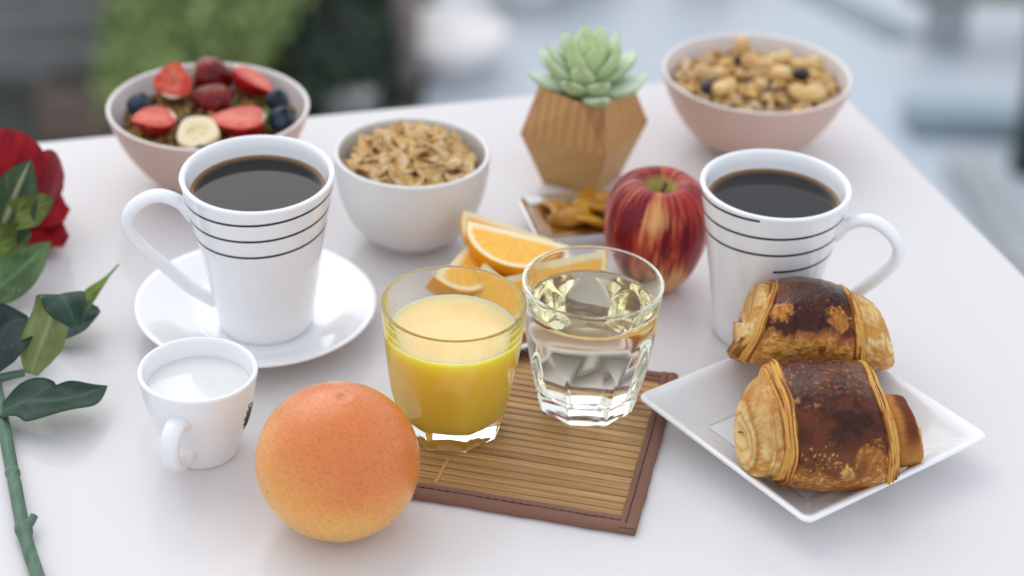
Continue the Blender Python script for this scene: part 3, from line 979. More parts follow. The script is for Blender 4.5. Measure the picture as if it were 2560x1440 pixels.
pastry("upper of two stacked chocolate pastries, its crust torn to pale crumb in front", (0.1690, 0.9485, 0.0465), (R(-26), 0, R(-2)), 0.0338, 0.040, 0.0278, 5, PI * 1.04,
       [(-0.6, 2.75, 0.3, 0.25, GOLD, 0.85), (0.5, 2.85, 0.28, 0.28, GOLD, 0.8), (0.05, 2.9, 0.28, 0.35, (0.05, 0.012, 0.006), 0.9), (-0.3, 2.95, 0.06, 0.3, (0.025, 0.008, 0.006), 0.9)],
       ("plain", [-0.80, -0.95, -1.01, -1.045, -1.06, -1.06], [0.84, 0.84, 0.79, 0.68, 0.42, 0.01], [0, 0, 0, 0, 0, 0], [0] * 6),
       ("plain", [0.78, 0.95, 1.05, 1.18, 1.32, 1.45, 1.53, 1.55, 1.52], [0.84, 0.83, 0.82, 0.80, 0.74, 0.62, 0.48, 0.28, 0.01], [0, -0.04, -0.06, -0.12, -0.18, -0.24, -0.28, -0.3, -0.3], [0, 0, 0, 0, 0, 0, 0, 0, 0]), jag=0.4,
       warp=(VW, [0.9, 0.76, 0.62, 0.72, 0.92, 1.16, 1.25, 1.1, 0.9], [0.85, 0.80, 0.74, 0.84, 0.92, 0.98, 1.0, 0.95, 0.85]))

# crumbs fallen on the plate and the table beside it
def lump(seed, s, nu=7, nv=9, sq=(1, 1, 1), rough=0.35):
    ph = np.linspace(0.02, PI - 0.02, nu)
    th = np.linspace(0, 2 * PI, nv, endpoint=False)
    A, B = np.meshgrid(ph, th, indexing='ij')
    d = np.stack([np.sin(A) * np.cos(B), np.sin(A) * np.sin(B), np.cos(A)], -1).reshape(-1, 3)
    r = 1 + rough * vnoise(d * 1.7 + seed * 7.13, seed) + rough * 0.5 * vnoise(d * 4 + seed * 3.1, seed + 5)
    return d * r[:, None] * s * np.array(sq), gridF(nu, nv, cv=True)
rng = random.Random(11)
parts = []
for k in range(9):
    x, y, z = 0.2335 + rng.uniform(-0.012, 0.006), 0.905 + rng.uniform(-0.008, 0.008), 0.0078
    V, F = lump(k, rng.uniform(0.0003, 0.0007), 5, 6)
    parts.append((V + np.array((x, y, z)), F, np.tile((0.42, 0.22, 0.07), (len(V), 1))))
V, F, C = join(parts)
tag(mesh("pastry_crumbs", V, F, M_attr, col=C), "tiny pastry crumbs on the right rim of the square plate", "crumbs", kind="stuff")

# ------------------------------------------------------------------ apple
def apple():
    n, mm = 150, 240
    P = catmull([(1e-5, 0.058), (0.0018, 0.0585), (0.0042, 0.0625), (0.0078, 0.0695), (0.0125, 0.0745), (0.0188, 0.0752), (0.0258, 0.0705), (0.0312, 0.061), (0.0333, 0.049), (0.0322, 0.036), (0.0288, 0.0225), (0.0238, 0.0108), (0.0175, 0.0028), (0.0115, 0.0), (0.006, 0.0022), (1e-5, 0.005)], 12)
    P = resample(P, n)
    th = np.linspace(0, 2 * PI, mm, endpoint=False)
    lobes = 1 + 0.018 * np.cos(5 * th[None] + 0.4) * sstep(0.02, 0.0, P[:, 1])[:, None] + 0.02 * np.cos(2 * th[None] + 1.0) + 0.012 * np.cos(5 * th[None]) * sstep(0.06, 0.075, P[:, 1])[:, None]
    V = np.stack([P[:, 0][:, None] * lobes * np.cos(th), P[:, 0][:, None] * lobes * np.sin(th), P[:, 1][:, None] + 0.0012 * np.cos(th[None] - 1.2) * (P[:, 0][:, None] / 0.03)], -1)
    d = np.stack([np.cos(th)[None] + 0 * V[..., 0], np.sin(th)[None] + 0 * V[..., 0], V[..., 2] * 20], -1)
    st = fbm(d * np.array([11, 11, 2.0]), 3, 4)
    st2 = fbm(d * np.array([30, 30, 4.0]), 13, 3)
    blot = fbm(d * np.array([1.6, 1.6, 1.1]), 23, 3)
    ang = th[None] + 0 * V[..., 0]
    # yellow window facing the front-left shoulder and the lower right
    win = 1.0 * np.exp(-(((ang - R(262) + 0.10 * st) / 0.30) ** 2 + ((V[..., 2] - 0.064) / 0.011) ** 2)) + 0.8 * np.exp(-(((ang - R(300)) / 0.42) ** 2 + ((V[..., 2] - 0.016) / 0.014) ** 2)) + 0.55 * np.exp(-(((ang - R(262)) / 0.3) ** 2 + ((V[..., 2] - 0.022) / 0.012) ** 2))
    low = sstep(0.028, 0.004, V[..., 2])
    k = 1.15 * win + 0.55 * low + 0.75 * st + 0.75 * st2 + 0.65 * blot - 0.24
    c = mix((0.37, 0.026, 0.026), (0.15, 0.008, 0.014), sstep(-0.2, 0.35, -st - 0.5 * st2 + 0.3 * blot))
    c = mix(c, (0.48, 0.085, 0.035), sstep(0.1, 0.5, st + 0.6 * st2) * 0.8)
    c = mix(c, (0.52, 0.13, 0.05), sstep(-0.15, 0.35, k))
    c = mix(c, (0.74, 0.40, 0.15), sstep(0.15, 0.95, k))
    c = mix(c, (0.40, 0.37, 0.10), sstep(0.0125, 0.0065, P[:, 0])[:, None] * sstep(0.05, 0.06, V[..., 2]))
    c = mix(c, (0.12, 0.09, 0.035), sstep(0.005, 0.001, P[:, 0])[:, None] * sstep(0.05, 0.06, V[..., 2]))
    dots = vnoise(V * 700, 55)
    c = mix(c, (0.72, 0.5, 0.3), sstep(0.86, 0.93, dots) * 0.4)
    t = thing("apple", "red and yellow streaked apple beside the coffee mug", "apple", (0.0885, 1.0675, 0), (0.02, 0.03, 0))
    mesh("skin", V.reshape(-1, 3), gridF(n, mm, cv=True), mat("apple_skin", attr=True, rough=0.3, spec=0.25, coat=0.0, coat_rough=0.15, bump=0.03, bscale=300), t, col=c.reshape(-1, 3))
    Pp = catmull([(0, 0, 0.057), (0.0005, 0.0004, 0.064), (0.0016, 0.0012, 0.0695), (0.003, 0.002, 0.0735)], 6)
    V, F = tube(Pp, np.linspace(0.0011, 0.0015, len(Pp)), 10)
    mesh("stem", V, F, mat("apple_stem", (0.16, 0.09, 0.04), 0.8, bump=0.4), t)
apple()

# ------------------------------------------------------------------ orange wedges
M_rind = mat("orange_rind", (0.86, 0.35, 0.006), 0.35, 0.3, bump=0.35, bscale=900, bdist=0.0006, sss=0.15, sssr=(0.003, 0.001, 0.0003))
M_flesh = mat("orange_flesh", attr=True, rough=0.25, spec=0.25, bump=0.35, bscale=260, bdist=0.0012, sss=0.35, sssr=(0.006, 0.0025, 0.0006))

def wedge(label, loc, rot, Rr=0.0325, half=R(38)):
    """a slice of an orange: local x is the core axis, the rind faces -z"""
    t = thing("orange_wedge", label, "orange wedge", loc, rot, group="orange wedges on the small plate")
    n, mm = 48, 28
    ph = np.linspace(0.01, PI - 0.01, n)
    ze = np.linspace(-half, half, mm)
    A, B = np.meshgrid(ph, ze, indexing='ij')
    X, q = Rr * 1.03 * np.cos(A), Rr * np.sin(A)
    V = np.stack([X, q * np.sin(B), -q * np.cos(B)], -1).reshape(-1, 3)
    mesh("rind", V, gridF(n, mm), M_rind, t)
    for s in (-1, 1):
        k = 46
        rr_ = np.linspace(0.0, 1, k)
        A2, R2 = np.meshgrid(ph, rr_, indexing='ij')
        x = Rr * 1.03 * np.cos(A2) * R2
        q = Rr * np.sin(A2) * R2
        rad = np.hypot(x / (Rr * 1.03), q / Rr)
        dep = 0.0010 * sstep(0.86, 0.70, rad) * sstep(0.04, 0.25, q / Rr)
        nrm = np.array([0, s * math.cos(half), s * math.sin(half)])
        p = np.stack([x, q * math.sin(s * half), -q * math.cos(half)], -1)
        fib = fbm(np.stack([A2 * 16, R2 * 3, 0 * A2 + s], -1), 5, 3)
        p = p + (-nrm) * (dep * (1 + 0.5 * fib))[..., None]
        c = mix((0.89, 0.44, 0.045), (0.92, 0.52, 0.10), sstep(-0.5, 0.5, fib))
        core = sstep(0.20, 0.11, q / Rr + 0.05 * fib)
        pith = np.maximum(sstep(0.865, 0.905, rad + 0.02 * fib), core * 0.9)
        # the membrane lines of the segments
        c = mix(c, (0.90, 0.77, 0.52), pith)
        c = mix(c, (0.88, 0.42, 0.03), sstep(0.955, 0.98, rad))
        F = gridF(n, k)
        mesh("cut_face", p.reshape(-1, 3), F if s > 0 else F[:, ::-1], M_flesh, t, col=c.reshape(-1, 3))
    return t
wedge("orange wedge lying on top of the other wedges", (0.0030, 1.0450, 0.0460), (R(-36), R(8), R(-9)), half=R(44))
wedge("orange wedge standing behind the topmost wedge", (-0.0035, 1.0640, 0.0410), (R(-24), R(12), R(-12)), Rr=0.030, half=R(36))
wedge("orange wedge at the left end of the small plate, mostly behind the juice", (-0.0345, 1.0260, 0.0390), (R(-14), R(-4), R(66)), Rr=0.0315, half=R(46))
wedge("orange wedge seen above the rim of the apple juice", (0.0250, 1.0200, 0.0380), (R(-10), R(-8), R(15)), half=R(40))
wedge("orange wedge low in front, behind the rim of the juice glass", (0.0020, 1.0000, 0.0330), (R(-6), R(10), R(-48)), Rr=0.029, half=R(38))

# ------------------------------------------------------------------ glass dish of candied peel
def dish():
    t = thing("glass_dish", "clear glass dish of amber candied fruit between plant pot and apple", "dish", (0.047, 1.127, 0), (0, 0, R(14)))
    def loop(hw, z, r):
        return ring3(rounded_rect(hw * 2, hw * 1.45, r, 6), z)
    L = [loop(0.030, 0.0, 0.006), loop(0.0315, 0.001, 0.006), loop(0.0395, 0.0155, 0.007), loop(0.0400, 0.0168, 0.007), loop(0.0398, 0.0173, 0.007), loop(0.0391, 0.0172, 0.006), loop(0.0295, 0.0045, 0.005), loop(0.028, 0.0040, 0.005)]
    V, F = loft(L)
    mesh("dish_body", V, F, M_glass, t)
    jam = [loop(0.0285, 0.0046, 0.005), loop(0.0312, 0.0078, 0.005), loop(0.0350, 0.0128, 0.005), loop(0.033, 0.0134, 0.005), loop(0.02, 0.0140, 0.004), loop(0.008, 0.0140, 0.002)]
    V, F = loft(jam)
    mesh("syrup", V, F, mat("amber_syrup", (0.24, 0.10, 0.014), 0.08, 0.5, var=0.4, vscale=90, bump=0.5, bscale=120, bdist=0.002), t)
dish()
M_peel = mat("candied_peel", attr=True, rough=0.2, spec=0.3, bump=0.25, bscale=300, sss=0.3, sssr=(0.006, 0.003, 0.0008))
rng = random.Random(8)
for k, (x, y, z, yaw, s, tl) in enumerate([(0.040, 1.118, 0.0135, 0.5, 1.0, 0.3), (0.058, 1.122, 0.0155, -0.5, 1.1, -0.4), (0.050, 1.137, 0.0155, 1.2, 1.0, 0.2), (0.028, 1.128, 0.0125, 2.0, 0.85, 0.2), (0.066, 1.135, 0.015, 0.2, 0.9, 0.4), (0.052, 1.110, 0.0125, 0.0, 0.9, -0.3)]):
    n, mm = 14, 10
    u = np.linspace(-1, 1, n)
    w_ = np.linspace(0, 2 * PI, mm, endpoint=False)
    U, W = np.meshgrid(u, w_, indexing='ij')
    rr_ = np.sqrt(np.clip(1 - U ** 2, 0.0004, 1)) ** 0.7
    V = np.stack([0.0125 * s * U, 0.006 * s * rr_ * np.cos(W) + 0.004 * U ** 2, 0.0024 * s * rr_ * np.sin(W) + 0.003 * (1 - U ** 2)], -1)
    V = V * (1 + 0.12 * fbm(V * 260 + k * 9, k, 2))[..., None]
    c = mix((0.50, 0.25, 0.012), (0.30, 0.11, 0.008), sstep(-0.5, 0.5, fbm(V * 130, k + 3, 3))).reshape(-1, 3)
    o = mesh("candied_fruit", V.reshape(-1, 3), gridF(n, mm, cv=True), M_peel, col=c)
    o.location = (x, y, z + 0.0035)
    o.scale = (1.35, 1.45, 1.35)
    o.rotation_euler = (tl, 0.1 * k - 0.2, yaw)
    tag(o, ("candied strip at the front left of the glass dish", "biggest candied strip, slanting across the middle of the dish", "candied strip at the back of the dish nearest the plant pot", "candied strip against the left wall of the glass dish", "candied strip at the right end of the dish, by the apple", "flat candied strip along the front wall of the dish")[k], "candied fruit", "candied fruit strips in the glass dish")

# ------------------------------------------------------------------ wooden pot
def wood(name, rot, c1, c2, sc=1.0):
    M = mat(name, c1, 0.5, 0.35)
    n, l = M.node_tree.nodes, M.node_tree.links
    b = n["Principled BSDF"]
    uvn = n.new("ShaderNodeUVMap")
    mp = n.new("ShaderNodeMapping")
    mp.inputs["Rotation"].default_value = (0, 0, rot)
    mp.inputs["Scale"].default_value = (1, 0.18, 1)
    l.new(uvn.outputs[0], mp.inputs["Vector"])
    wv = n.new("ShaderNodeTexWave")
    wv.wave_type = 'BANDS'
    wv.inputs["Scale"].default_value = 46 * sc
    wv.inputs["Distortion"].default_value = 5.0
    wv.inputs["Detail"].default_value = 3
    wv.inputs["Detail Scale"].default_value = 1.2
    l.new(mp.outputs[0], wv.inputs["Vector"])
    nz = n.new("ShaderNodeTexNoise")
    nz.inputs["Scale"].default_value = 900
    nz.inputs["Detail"].default_value = 3
    l.new(mp.outputs[0], nz.inputs["Vector"])
    ad = n.new("ShaderNodeMath")
    ad.operation = 'MULTIPLY_ADD'
    ad.inputs[1].default_value = 0.3
    l.new(nz.outputs["Fac"], ad.inputs[0])
    l.new(wv.outputs["Fac"], ad.inputs[2])
    rp = n.new("ShaderNodeValToRGB")
    rp.color_ramp.elements[0].position = 0.15
    rp.color_ramp.elements[0].color = (*c2, 1)
    rp.color_ramp.elements[1].position = 0.95
    rp.color_ramp.elements[1].color = (*c1, 1)
    l.new(ad.outputs[0], rp.inputs["Fac"])
    l.new(rp.outputs[0], b.inputs["Base Color"])
    return M

def pot():
    t = thing("plant_pot", "faceted wooden pot holding the green succulent", "plant pot", (0.046, 1.2075, 0))
    zt, zm = 0.0735, 0.040
    mid = [np.array((0.0465 * math.cos(R(17 + 90 * k)), 0.0465 * math.sin(R(17 + 90 * k)), zm)) for k in range(4)]
    topv = []
    for k in range(4):
        for dlt in (-15, 13):
            a = R(8 + 90 * k + dlt)
            topv.append(np.array((0.0318 * math.cos(a), 0.0318 * math.sin(a), zt)))
    bot = [np.array((0.0285 * math.cos(R(17 + 90 * k)), 0.0285 * math.sin(R(17 + 90 * k)), 0.0)) for k in range(4)]
    fac = []
    for k in range(4):
        k2 = (k + 1) % 4
        fac.append(([mid[k], mid[k2], topv[2 * k2], topv[2 * k + 1]], k))
        fac.append(([mid[k], topv[2 * k + 1], topv[2 * k]], 4))
        fac.append(([bot[k], bot[k2], mid[k2], mid[k]], 5 + k % 2))
    mats_ = [wood("wood_grain_slant", 0.35, (0.568, 0.300, 0.104), (0.375, 0.173, 0.054), 1.0), wood("wood_grain_fine", -0.15, (0.546, 0.305, 0.113), (0.450, 0.233, 0.081), 1.7), wood("wood_grain_arch", 0.2, (0.534, 0.300, 0.113), (0.437, 0.227, 0.081), 0.9), wood("wood_grain_plain", 0.1, (0.511, 0.283, 0.100), (0.425, 0.215, 0.075), 1.2), wood("wood_grain_dark", 0.9, (0.409, 0.195, 0.068), (0.312, 0.137, 0.049), 1.3), wood("wood_grain_low", 1.45, (0.522, 0.305, 0.109), (0.500, 0.281, 0.097), 1.8), wood("wood_grain_side", 0.1, (0.534, 0.305, 0.118), (0.475, 0.256, 0.092), 1.2)]
    cen = np.array((0, 0, 0.04))
    for P, mi in fac:
        P = np.array(P)
        g = P.mean(0)
        nrm = np.cross(P[1] - P[0], P[2] - P[0])
        nrm /= np.linalg.norm(nrm)
        if nrm @ (g - cen) < 0:
            P = P[::-1]
            nrm = -nrm
        ux = np.cross((0, 0, 1.0), nrm)
        ux /= np.linalg.norm(ux) + 1e-9
        uy = np.cross(nrm, ux)
        k = len(P)
        Q = g + (P - g) * 0.995
        W = cen + (Q - cen) * 0.93
        if abs(W[:, 2].max() - (cen[2] + (zt - cen[2]) * 0.93)) < 0.01:
            W[:, 2] = np.where(Q[:, 2] > zt - 0.002, Q[:, 2], W[:, 2])
        V = np.vstack([P, Q + nrm * 0.0002, W])
        F = [[k + j for j in range(k)]]
        for j in range(k):
            F.append([j, (j + 1) % k, k + (j + 1) % k, k + j])
            F.append([2 * k + j, 2 * k + (j + 1) % k, (j + 1) % k, j])
        F.append([2 * k + j for j in range(k)][::-1])
        uv = np.c_[V @ ux, V @ uy] + mi * 0.37
        mesh("facet", V, F, mats_[mi], t, smooth=False, uv=uv)
    V, F = lathe([(0.026, 0.058), (0.0272, 0.062), (0.02, 0.0655), (0.01, 0.067), (1e-5, 0.0675)], 32)
    V[:, 2] += 0.0015 * vnoise(V * 400, 3)
    mesh("soil", V, F, mat("potting_soil", (0.028, 0.02, 0.014), 0.95, bump=1, bscale=400), t)
    base = [(b[0] * 0.94, b[1] * 0.94, 0.0008) for b in bot]
    mesh("bottom_panel", base, [[0, 1, 2, 3][::-1]], mats_[5], t, smooth=False, uv=[(0, 0), (.05, 0), (.05, .05), (0, .05)])
pot()

def succulent():
    t = thing("succulent", "pale green pointed succulent rosette in the wooden pot", "succulent", (0.046, 1.2075, 0.066))
    M = mat("succulent_leaf", attr=True, rough=0.45, spec=0.3, sss=0.2, sssr=(0.003, 0.005, 0.002))
    N = 33
    rg = random.Random(2)
    for k in range(N):
        q = k / (N - 1)                         # 0 outer ... 1 inner
        az = k * 2.39996 + rg.uniform(-0.2, 0.2)
        el = R(4) + (R(76) - R(4)) * q ** 1.05 + rg.uniform(-0.06, 0.06)
        L = 0.0455 - 0.004 * sstep(0.3, 0.8, q) - 0.006 * sstep(0.8, 1.0, q)
        wd = 0.0108 - 0.0030 * q
        n, mm = 16, 12
        s = np.linspace(0, 1, n)
        wv = wd * np.clip(np.sin(PI * np.clip(s * 0.93 + 0.07, 0, 1)) ** 0.75 * (0.55 + 0.6 * s) * 1.05, 0.0001, 1)
        wv *= np.where(s > 0.8, 1 - 0.45 * ((s - 0.8) / 0.2), 1)
        a = np.linspace(0, 2 * PI, mm, endpoint=False)
        S, A = np.meshgrid(s, a, indexing='ij')
        Wd = wv[:, None] * np.ones(mm)
        thick = np.where(np.sin(A) > 0, 0.28, 0.62)
        # leaf along +x, curving upward towards the tip, flat face up
        X = L * S
        Y = Wd * np.cos(A)
        Z = Wd * np.sin(A) * thick + 0.16 * L * S ** 2.2 + 0.1 * Wd * np.cos(A) ** 2
        V = np.stack([X, Y, Z], -1).reshape(-1, 3)
        Rm = rotm(0, 0, az) @ rotm(0, -el, 0)
        V = V @ Rm.T
        V[:, 2] += 0.010 * q
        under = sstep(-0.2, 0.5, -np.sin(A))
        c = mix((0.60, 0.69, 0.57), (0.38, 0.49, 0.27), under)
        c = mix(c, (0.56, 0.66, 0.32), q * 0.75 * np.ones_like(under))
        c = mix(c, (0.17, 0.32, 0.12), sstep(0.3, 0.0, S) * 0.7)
        c = mix(c, (0.66, 0.74, 0.62), sstep(0.25, 0.75, S) * sstep(0.2, 0.7, np.sin(A)) * 0.5 * (1 + 0.4 * vnoise(np.stack([S * 5, A, 0 * A + k], -1), 4)))
        c = mix(c, (0.36, 0.45, 0.18), sstep(0.92, 1.0, S) * 0.8)
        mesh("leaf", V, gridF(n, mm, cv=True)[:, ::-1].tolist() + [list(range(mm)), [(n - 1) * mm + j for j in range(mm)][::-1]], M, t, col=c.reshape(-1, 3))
    V, F = lathe([(0.010, -0.004), (0.009, 0.006), (0.006, 0.014), (1e-5, 0.018)], 16)
    mesh("stem", V, F, mat("succulent_stem", (0.16, 0.27, 0.09), 0.6), t)
succulent()

# ------------------------------------------------------------------ bowl fillings
def granola(name, label, cx, cy, rad, z0, dome, n, seed, pal, smin, smax, flat=0.7, rough=0.35):
    rg = random.Random(seed)
    parts = []
    # bed under the pieces
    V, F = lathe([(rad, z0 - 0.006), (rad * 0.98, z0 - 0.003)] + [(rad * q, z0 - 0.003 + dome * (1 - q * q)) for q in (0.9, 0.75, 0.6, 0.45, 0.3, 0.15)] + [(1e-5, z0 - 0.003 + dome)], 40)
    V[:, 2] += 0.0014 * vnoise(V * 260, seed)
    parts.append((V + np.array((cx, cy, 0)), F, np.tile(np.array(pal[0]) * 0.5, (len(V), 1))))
    for k in range(n):
        r = rad * 0.97 * math.sqrt(rg.random())
        a = rg.uniform(0, 2 * PI)
        s = rg.uniform(smin, smax)
        V, F = lump(seed * 100 + k, s, 6, 8, (1, rg.uniform(0.6, 1), flat * rg.uniform(0.6, 1)), rough)
        V = V @ rotm(rg.uniform(-0.6, 0.6), rg.uniform(-0.6, 0.6), rg.uniform(0, 6)).T
        z = z0 + dome * (1 - (r / rad) ** 2) - 0.001 + rg.uniform(-0.001, 0.0022)
        c = np.array(rg.choice(pal)) * rg.uniform(0.8, 1.2)
        cc = np.tile(c, (len(V), 1)) * (1 + 0.25 * vnoise(V * 500 + k, k))[:, None]
        parts.append((V + np.array((cx + r * math.cos(a), cy + r * math.sin(a), z)), F, cc))
    V, F, C = join(parts)
    o = mesh(name, V, F, M_attr, col=C)
    return tag(o, label, "granola", kind="stuff")

OAT = [(0.50, 0.30, 0.13), (0.42, 0.22, 0.075), (0.62, 0.46, 0.28), (0.34, 0.165, 0.06), (0.56, 0.34, 0.10), (0.60, 0.40, 0.20)]
OATD = [tuple(0.72 * q for q in c_) for c_ in [(0.36, 0.19, 0.07), (0.27, 0.13, 0.045), (0.46, 0.28, 0.11), (0.2, 0.09, 0.035), (0.45, 0.24, 0.06)]]  # toasted oats, darkened further to carry the shadow between the fruit
OATL = [(0.62, 0.42, 0.22), (0.52, 0.31, 0.12), (0.64, 0.44, 0.22), (0.47, 0.25, 0.09), (0.66, 0.42, 0.12), (0.62, 0.45, 0.27)]
granola("granola", "toasted granola under the strawberries, its colour darkened for the shadow between them", LB[0], LB[1], 0.0595, 0.0455, 0.004, 460, 3, OATD, 0.0022, 0.0048)
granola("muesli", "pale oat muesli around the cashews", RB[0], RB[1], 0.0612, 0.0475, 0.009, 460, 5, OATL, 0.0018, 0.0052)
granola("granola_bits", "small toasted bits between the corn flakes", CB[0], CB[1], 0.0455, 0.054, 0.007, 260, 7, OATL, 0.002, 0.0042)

# corn flakes, one by one
M_flake = mat("corn_flake", attr=True, rough=0.45, spec=0.2, bump=0.7, bscale=420, bdist=0.001)
def flake_mesh(seed):
    n, mm = 6, 12
    r = np.linspace(0.02, 1, n)
    a = np.linspace(0, 2 * PI, mm, endpoint=False)
    Rr, A = np.meshgrid(r, a, indexing='ij')
    out = 1 + 0.3 * vnoise(np.stack([np.cos(A) * 1.5, np.sin(A) * 1.5, 0 * A + seed * 3.3], -1), seed)
    X, Y = Rr * np.cos(A) * out, Rr * np.sin(A) * out * 0.75
    Z = 0.24 * X ** 2 - 0.30 * Y ** 2 + 0.16 * vnoise(np.stack([X * 1.6, Y * 1.6, 0 * X + seed], -1), seed + 2) + 0.12 * vnoise(np.stack([X * 4, Y * 4, 0 * X + seed], -1), seed + 4)
    Vt = np.stack([X, Y, Z + 0.05], -1).reshape(-1, 3)
    Vb = np.stack([X, Y, Z - 0.05], -1).reshape(-1, 3)
    N = n * mm
    F = gridF(n, mm, cv=True).tolist()
    Fb = [[i + N for i in f[::-1]] for f in F]
    rim = [[(n - 1) * mm + j, N + (n - 1) * mm + j, N + (n - 1) * mm + (j + 1) % mm, (n - 1) * mm + (j + 1) % mm] for j in range(mm)]
    V = np.vstack([Vt, Vb])
    nn = fbm(V * 2.2 + seed * 5, seed + 8, 3)
    c = mix((0.91, 0.55, 0.17), (0.95, 0.74, 0.48), sstep(-0.3, 0.4, nn))
    c = mix(c, (0.55, 0.27, 0.07), sstep(0.2, 0.55, -nn) * 0.7)
    return V, F + Fb + rim, c
flakes = []
for s in range(7):
    V, F, c = flake_mesh(s + 1)
    flakes.append((V, F, c))
rg = random.Random(21)
protos = []
for k in range(84):
    q = math.sqrt((k + 0.5) / 84)
    a = k * 2.39996
    r = 0.0378 * q
    z = 0.0590 + 0.0095 * (1 - q * q) + rg.uniform(-0.001, 0.0025)
    if k < 7:
        V, F, c = flakes[k]
        o = mesh("corn_flake", V, F, M_flake, col=c)
        protos.append(o)
    else:
        o = protos[k % 7].copy()
        COL.objects.link(o)
    s = rg.uniform(0.0078, 0.0118) * (1 - 0.25 * q * q)
    o.scale = (s, s, s)
    o.location = (CB[0] + r * math.cos(a) + rg.uniform(-0.002, 0.002), CB[1] + r * math.sin(a) + rg.uniform(-0.002, 0.002), z)
    o.rotation_euler = (rg.gauss(0.1, 0.36), rg.gauss(0, 0.36), rg.uniform(0, 6.28))
    tag(o, "golden corn flake heaped in the small white bowl", "corn flake", "corn flakes in the small white bowl")

# cashews and raisins in the right bowl
def cashew_mesh(seed):
    n, mm = 18, 12
    s = np.linspace(0, 1, n)
    ang = (s - 0.5) * 2.6
    Cx, Cz = 0.0068 * np.sin(ang), 0.0068 * (np.cos(ang) - 0.55)
    P = np.stack([Cx, 0 * Cx, -Cz], -1)
    rad = 0.0043 * np.sqrt(np.clip(1 - (2 * s - 1) ** 4, 0.003, 1)) * (1 + 0.22 * (s - 0.5))
    V, F = tube(P, rad, mm, 0.85, (0, 1, 0))
    V = V * (1 + 0.05 * fbm(V * 200 + seed, seed, 2))[:, None]
    nn = fbm(V * 140 + seed, seed + 3, 3)
    c = mix((0.66, 0.41, 0.15), (0.76, 0.54, 0.25), sstep(-0.4, 0.4, nn))
    c = mix(c, (0.45, 0.23, 0.06), sstep(0.25, 0.6, nn) * 0.5)
    return V, F, c
M_nut = mat("cashew_skin", attr=True, rough=0.42, bump=0.2, bscale=350, sss=0.1, sssr=(0.003, 0.002, 0.001))
pro = []
for k, (x, y, z, rx, ry, rz) in enumerate([(0.137, 1.272, 0.0545, 0.5, 0.2, 0.2), (0.1465, 1.241, 0.0565, 1.3, 0.3, 1.1), (0.172, 1.284, 0.059, 0.3, 0.3, 0.25), (0.188, 1.270, 0.058, 1.0, 0.4, 1.7), (0.207, 1.292, 0.0555, 0.4, -0.2, -0.1), (0.203, 1.247, 0.0545, -1.2, 0.1, 0.15), (0.166, 1.307, 0.0565, 0.9, 1.2, 0.6), (0.190, 1.296, 0.0575, 0.6, 0.2, 0.9)]):
    if k < 3:
        V, F, c = cashew_mesh(k + 1)
        o = mesh("cashew", V, F, M_nut, col=c)
        pro.append(o)
    else:
        o = pro[k % 3].copy()
        COL.objects.link(o)
    o.location, o.rotation_euler = (x, y, z + 0.0025), (rx, ry, rz)
    o.scale = (1.6, 1.5, 1.5)
    tag(o, ("cashew lying above the left raisin in the muesli bowl", "fat cashew nearest the front rim, right of the left raisin", "curved cashew in the middle of the muesli, its arch upward", "cashew right of the arched middle one", "cashew at the back right rim, above the right raisin", "cashew curling under the right raisin at the front", "cashew standing highest at the back of the muesli", "cashew behind the middle pair, near the back rim")[k], "cashew", "cashews on the muesli")
M_raisin = mat("raisin_skin", (0.016, 0.011, 0.011), 0.35, bump=0.8, bscale=500)
for k, (x, y, z, s, lab) in enumerate([(0.1325, 1.246, 0.0535, 0.0062, "black raisin left of the big cashew at the bowl front"), (0.2015, 1.2685, 0.0565, 0.0065, "black raisin above the curved cashew on the right"), (0.1585, 1.2925, 0.0545, 0.0048, "black raisin in the shade behind the cashews")]):
    V, F = lump(k + 3, s, 14, 18, (1, 0.8, 0.75), 0.3)
    o = mesh("raisin", V, F, M_raisin)
    o.location = (x, y, z + 0.003)
    tag(o, lab, "raisin", "raisins in the muesli")

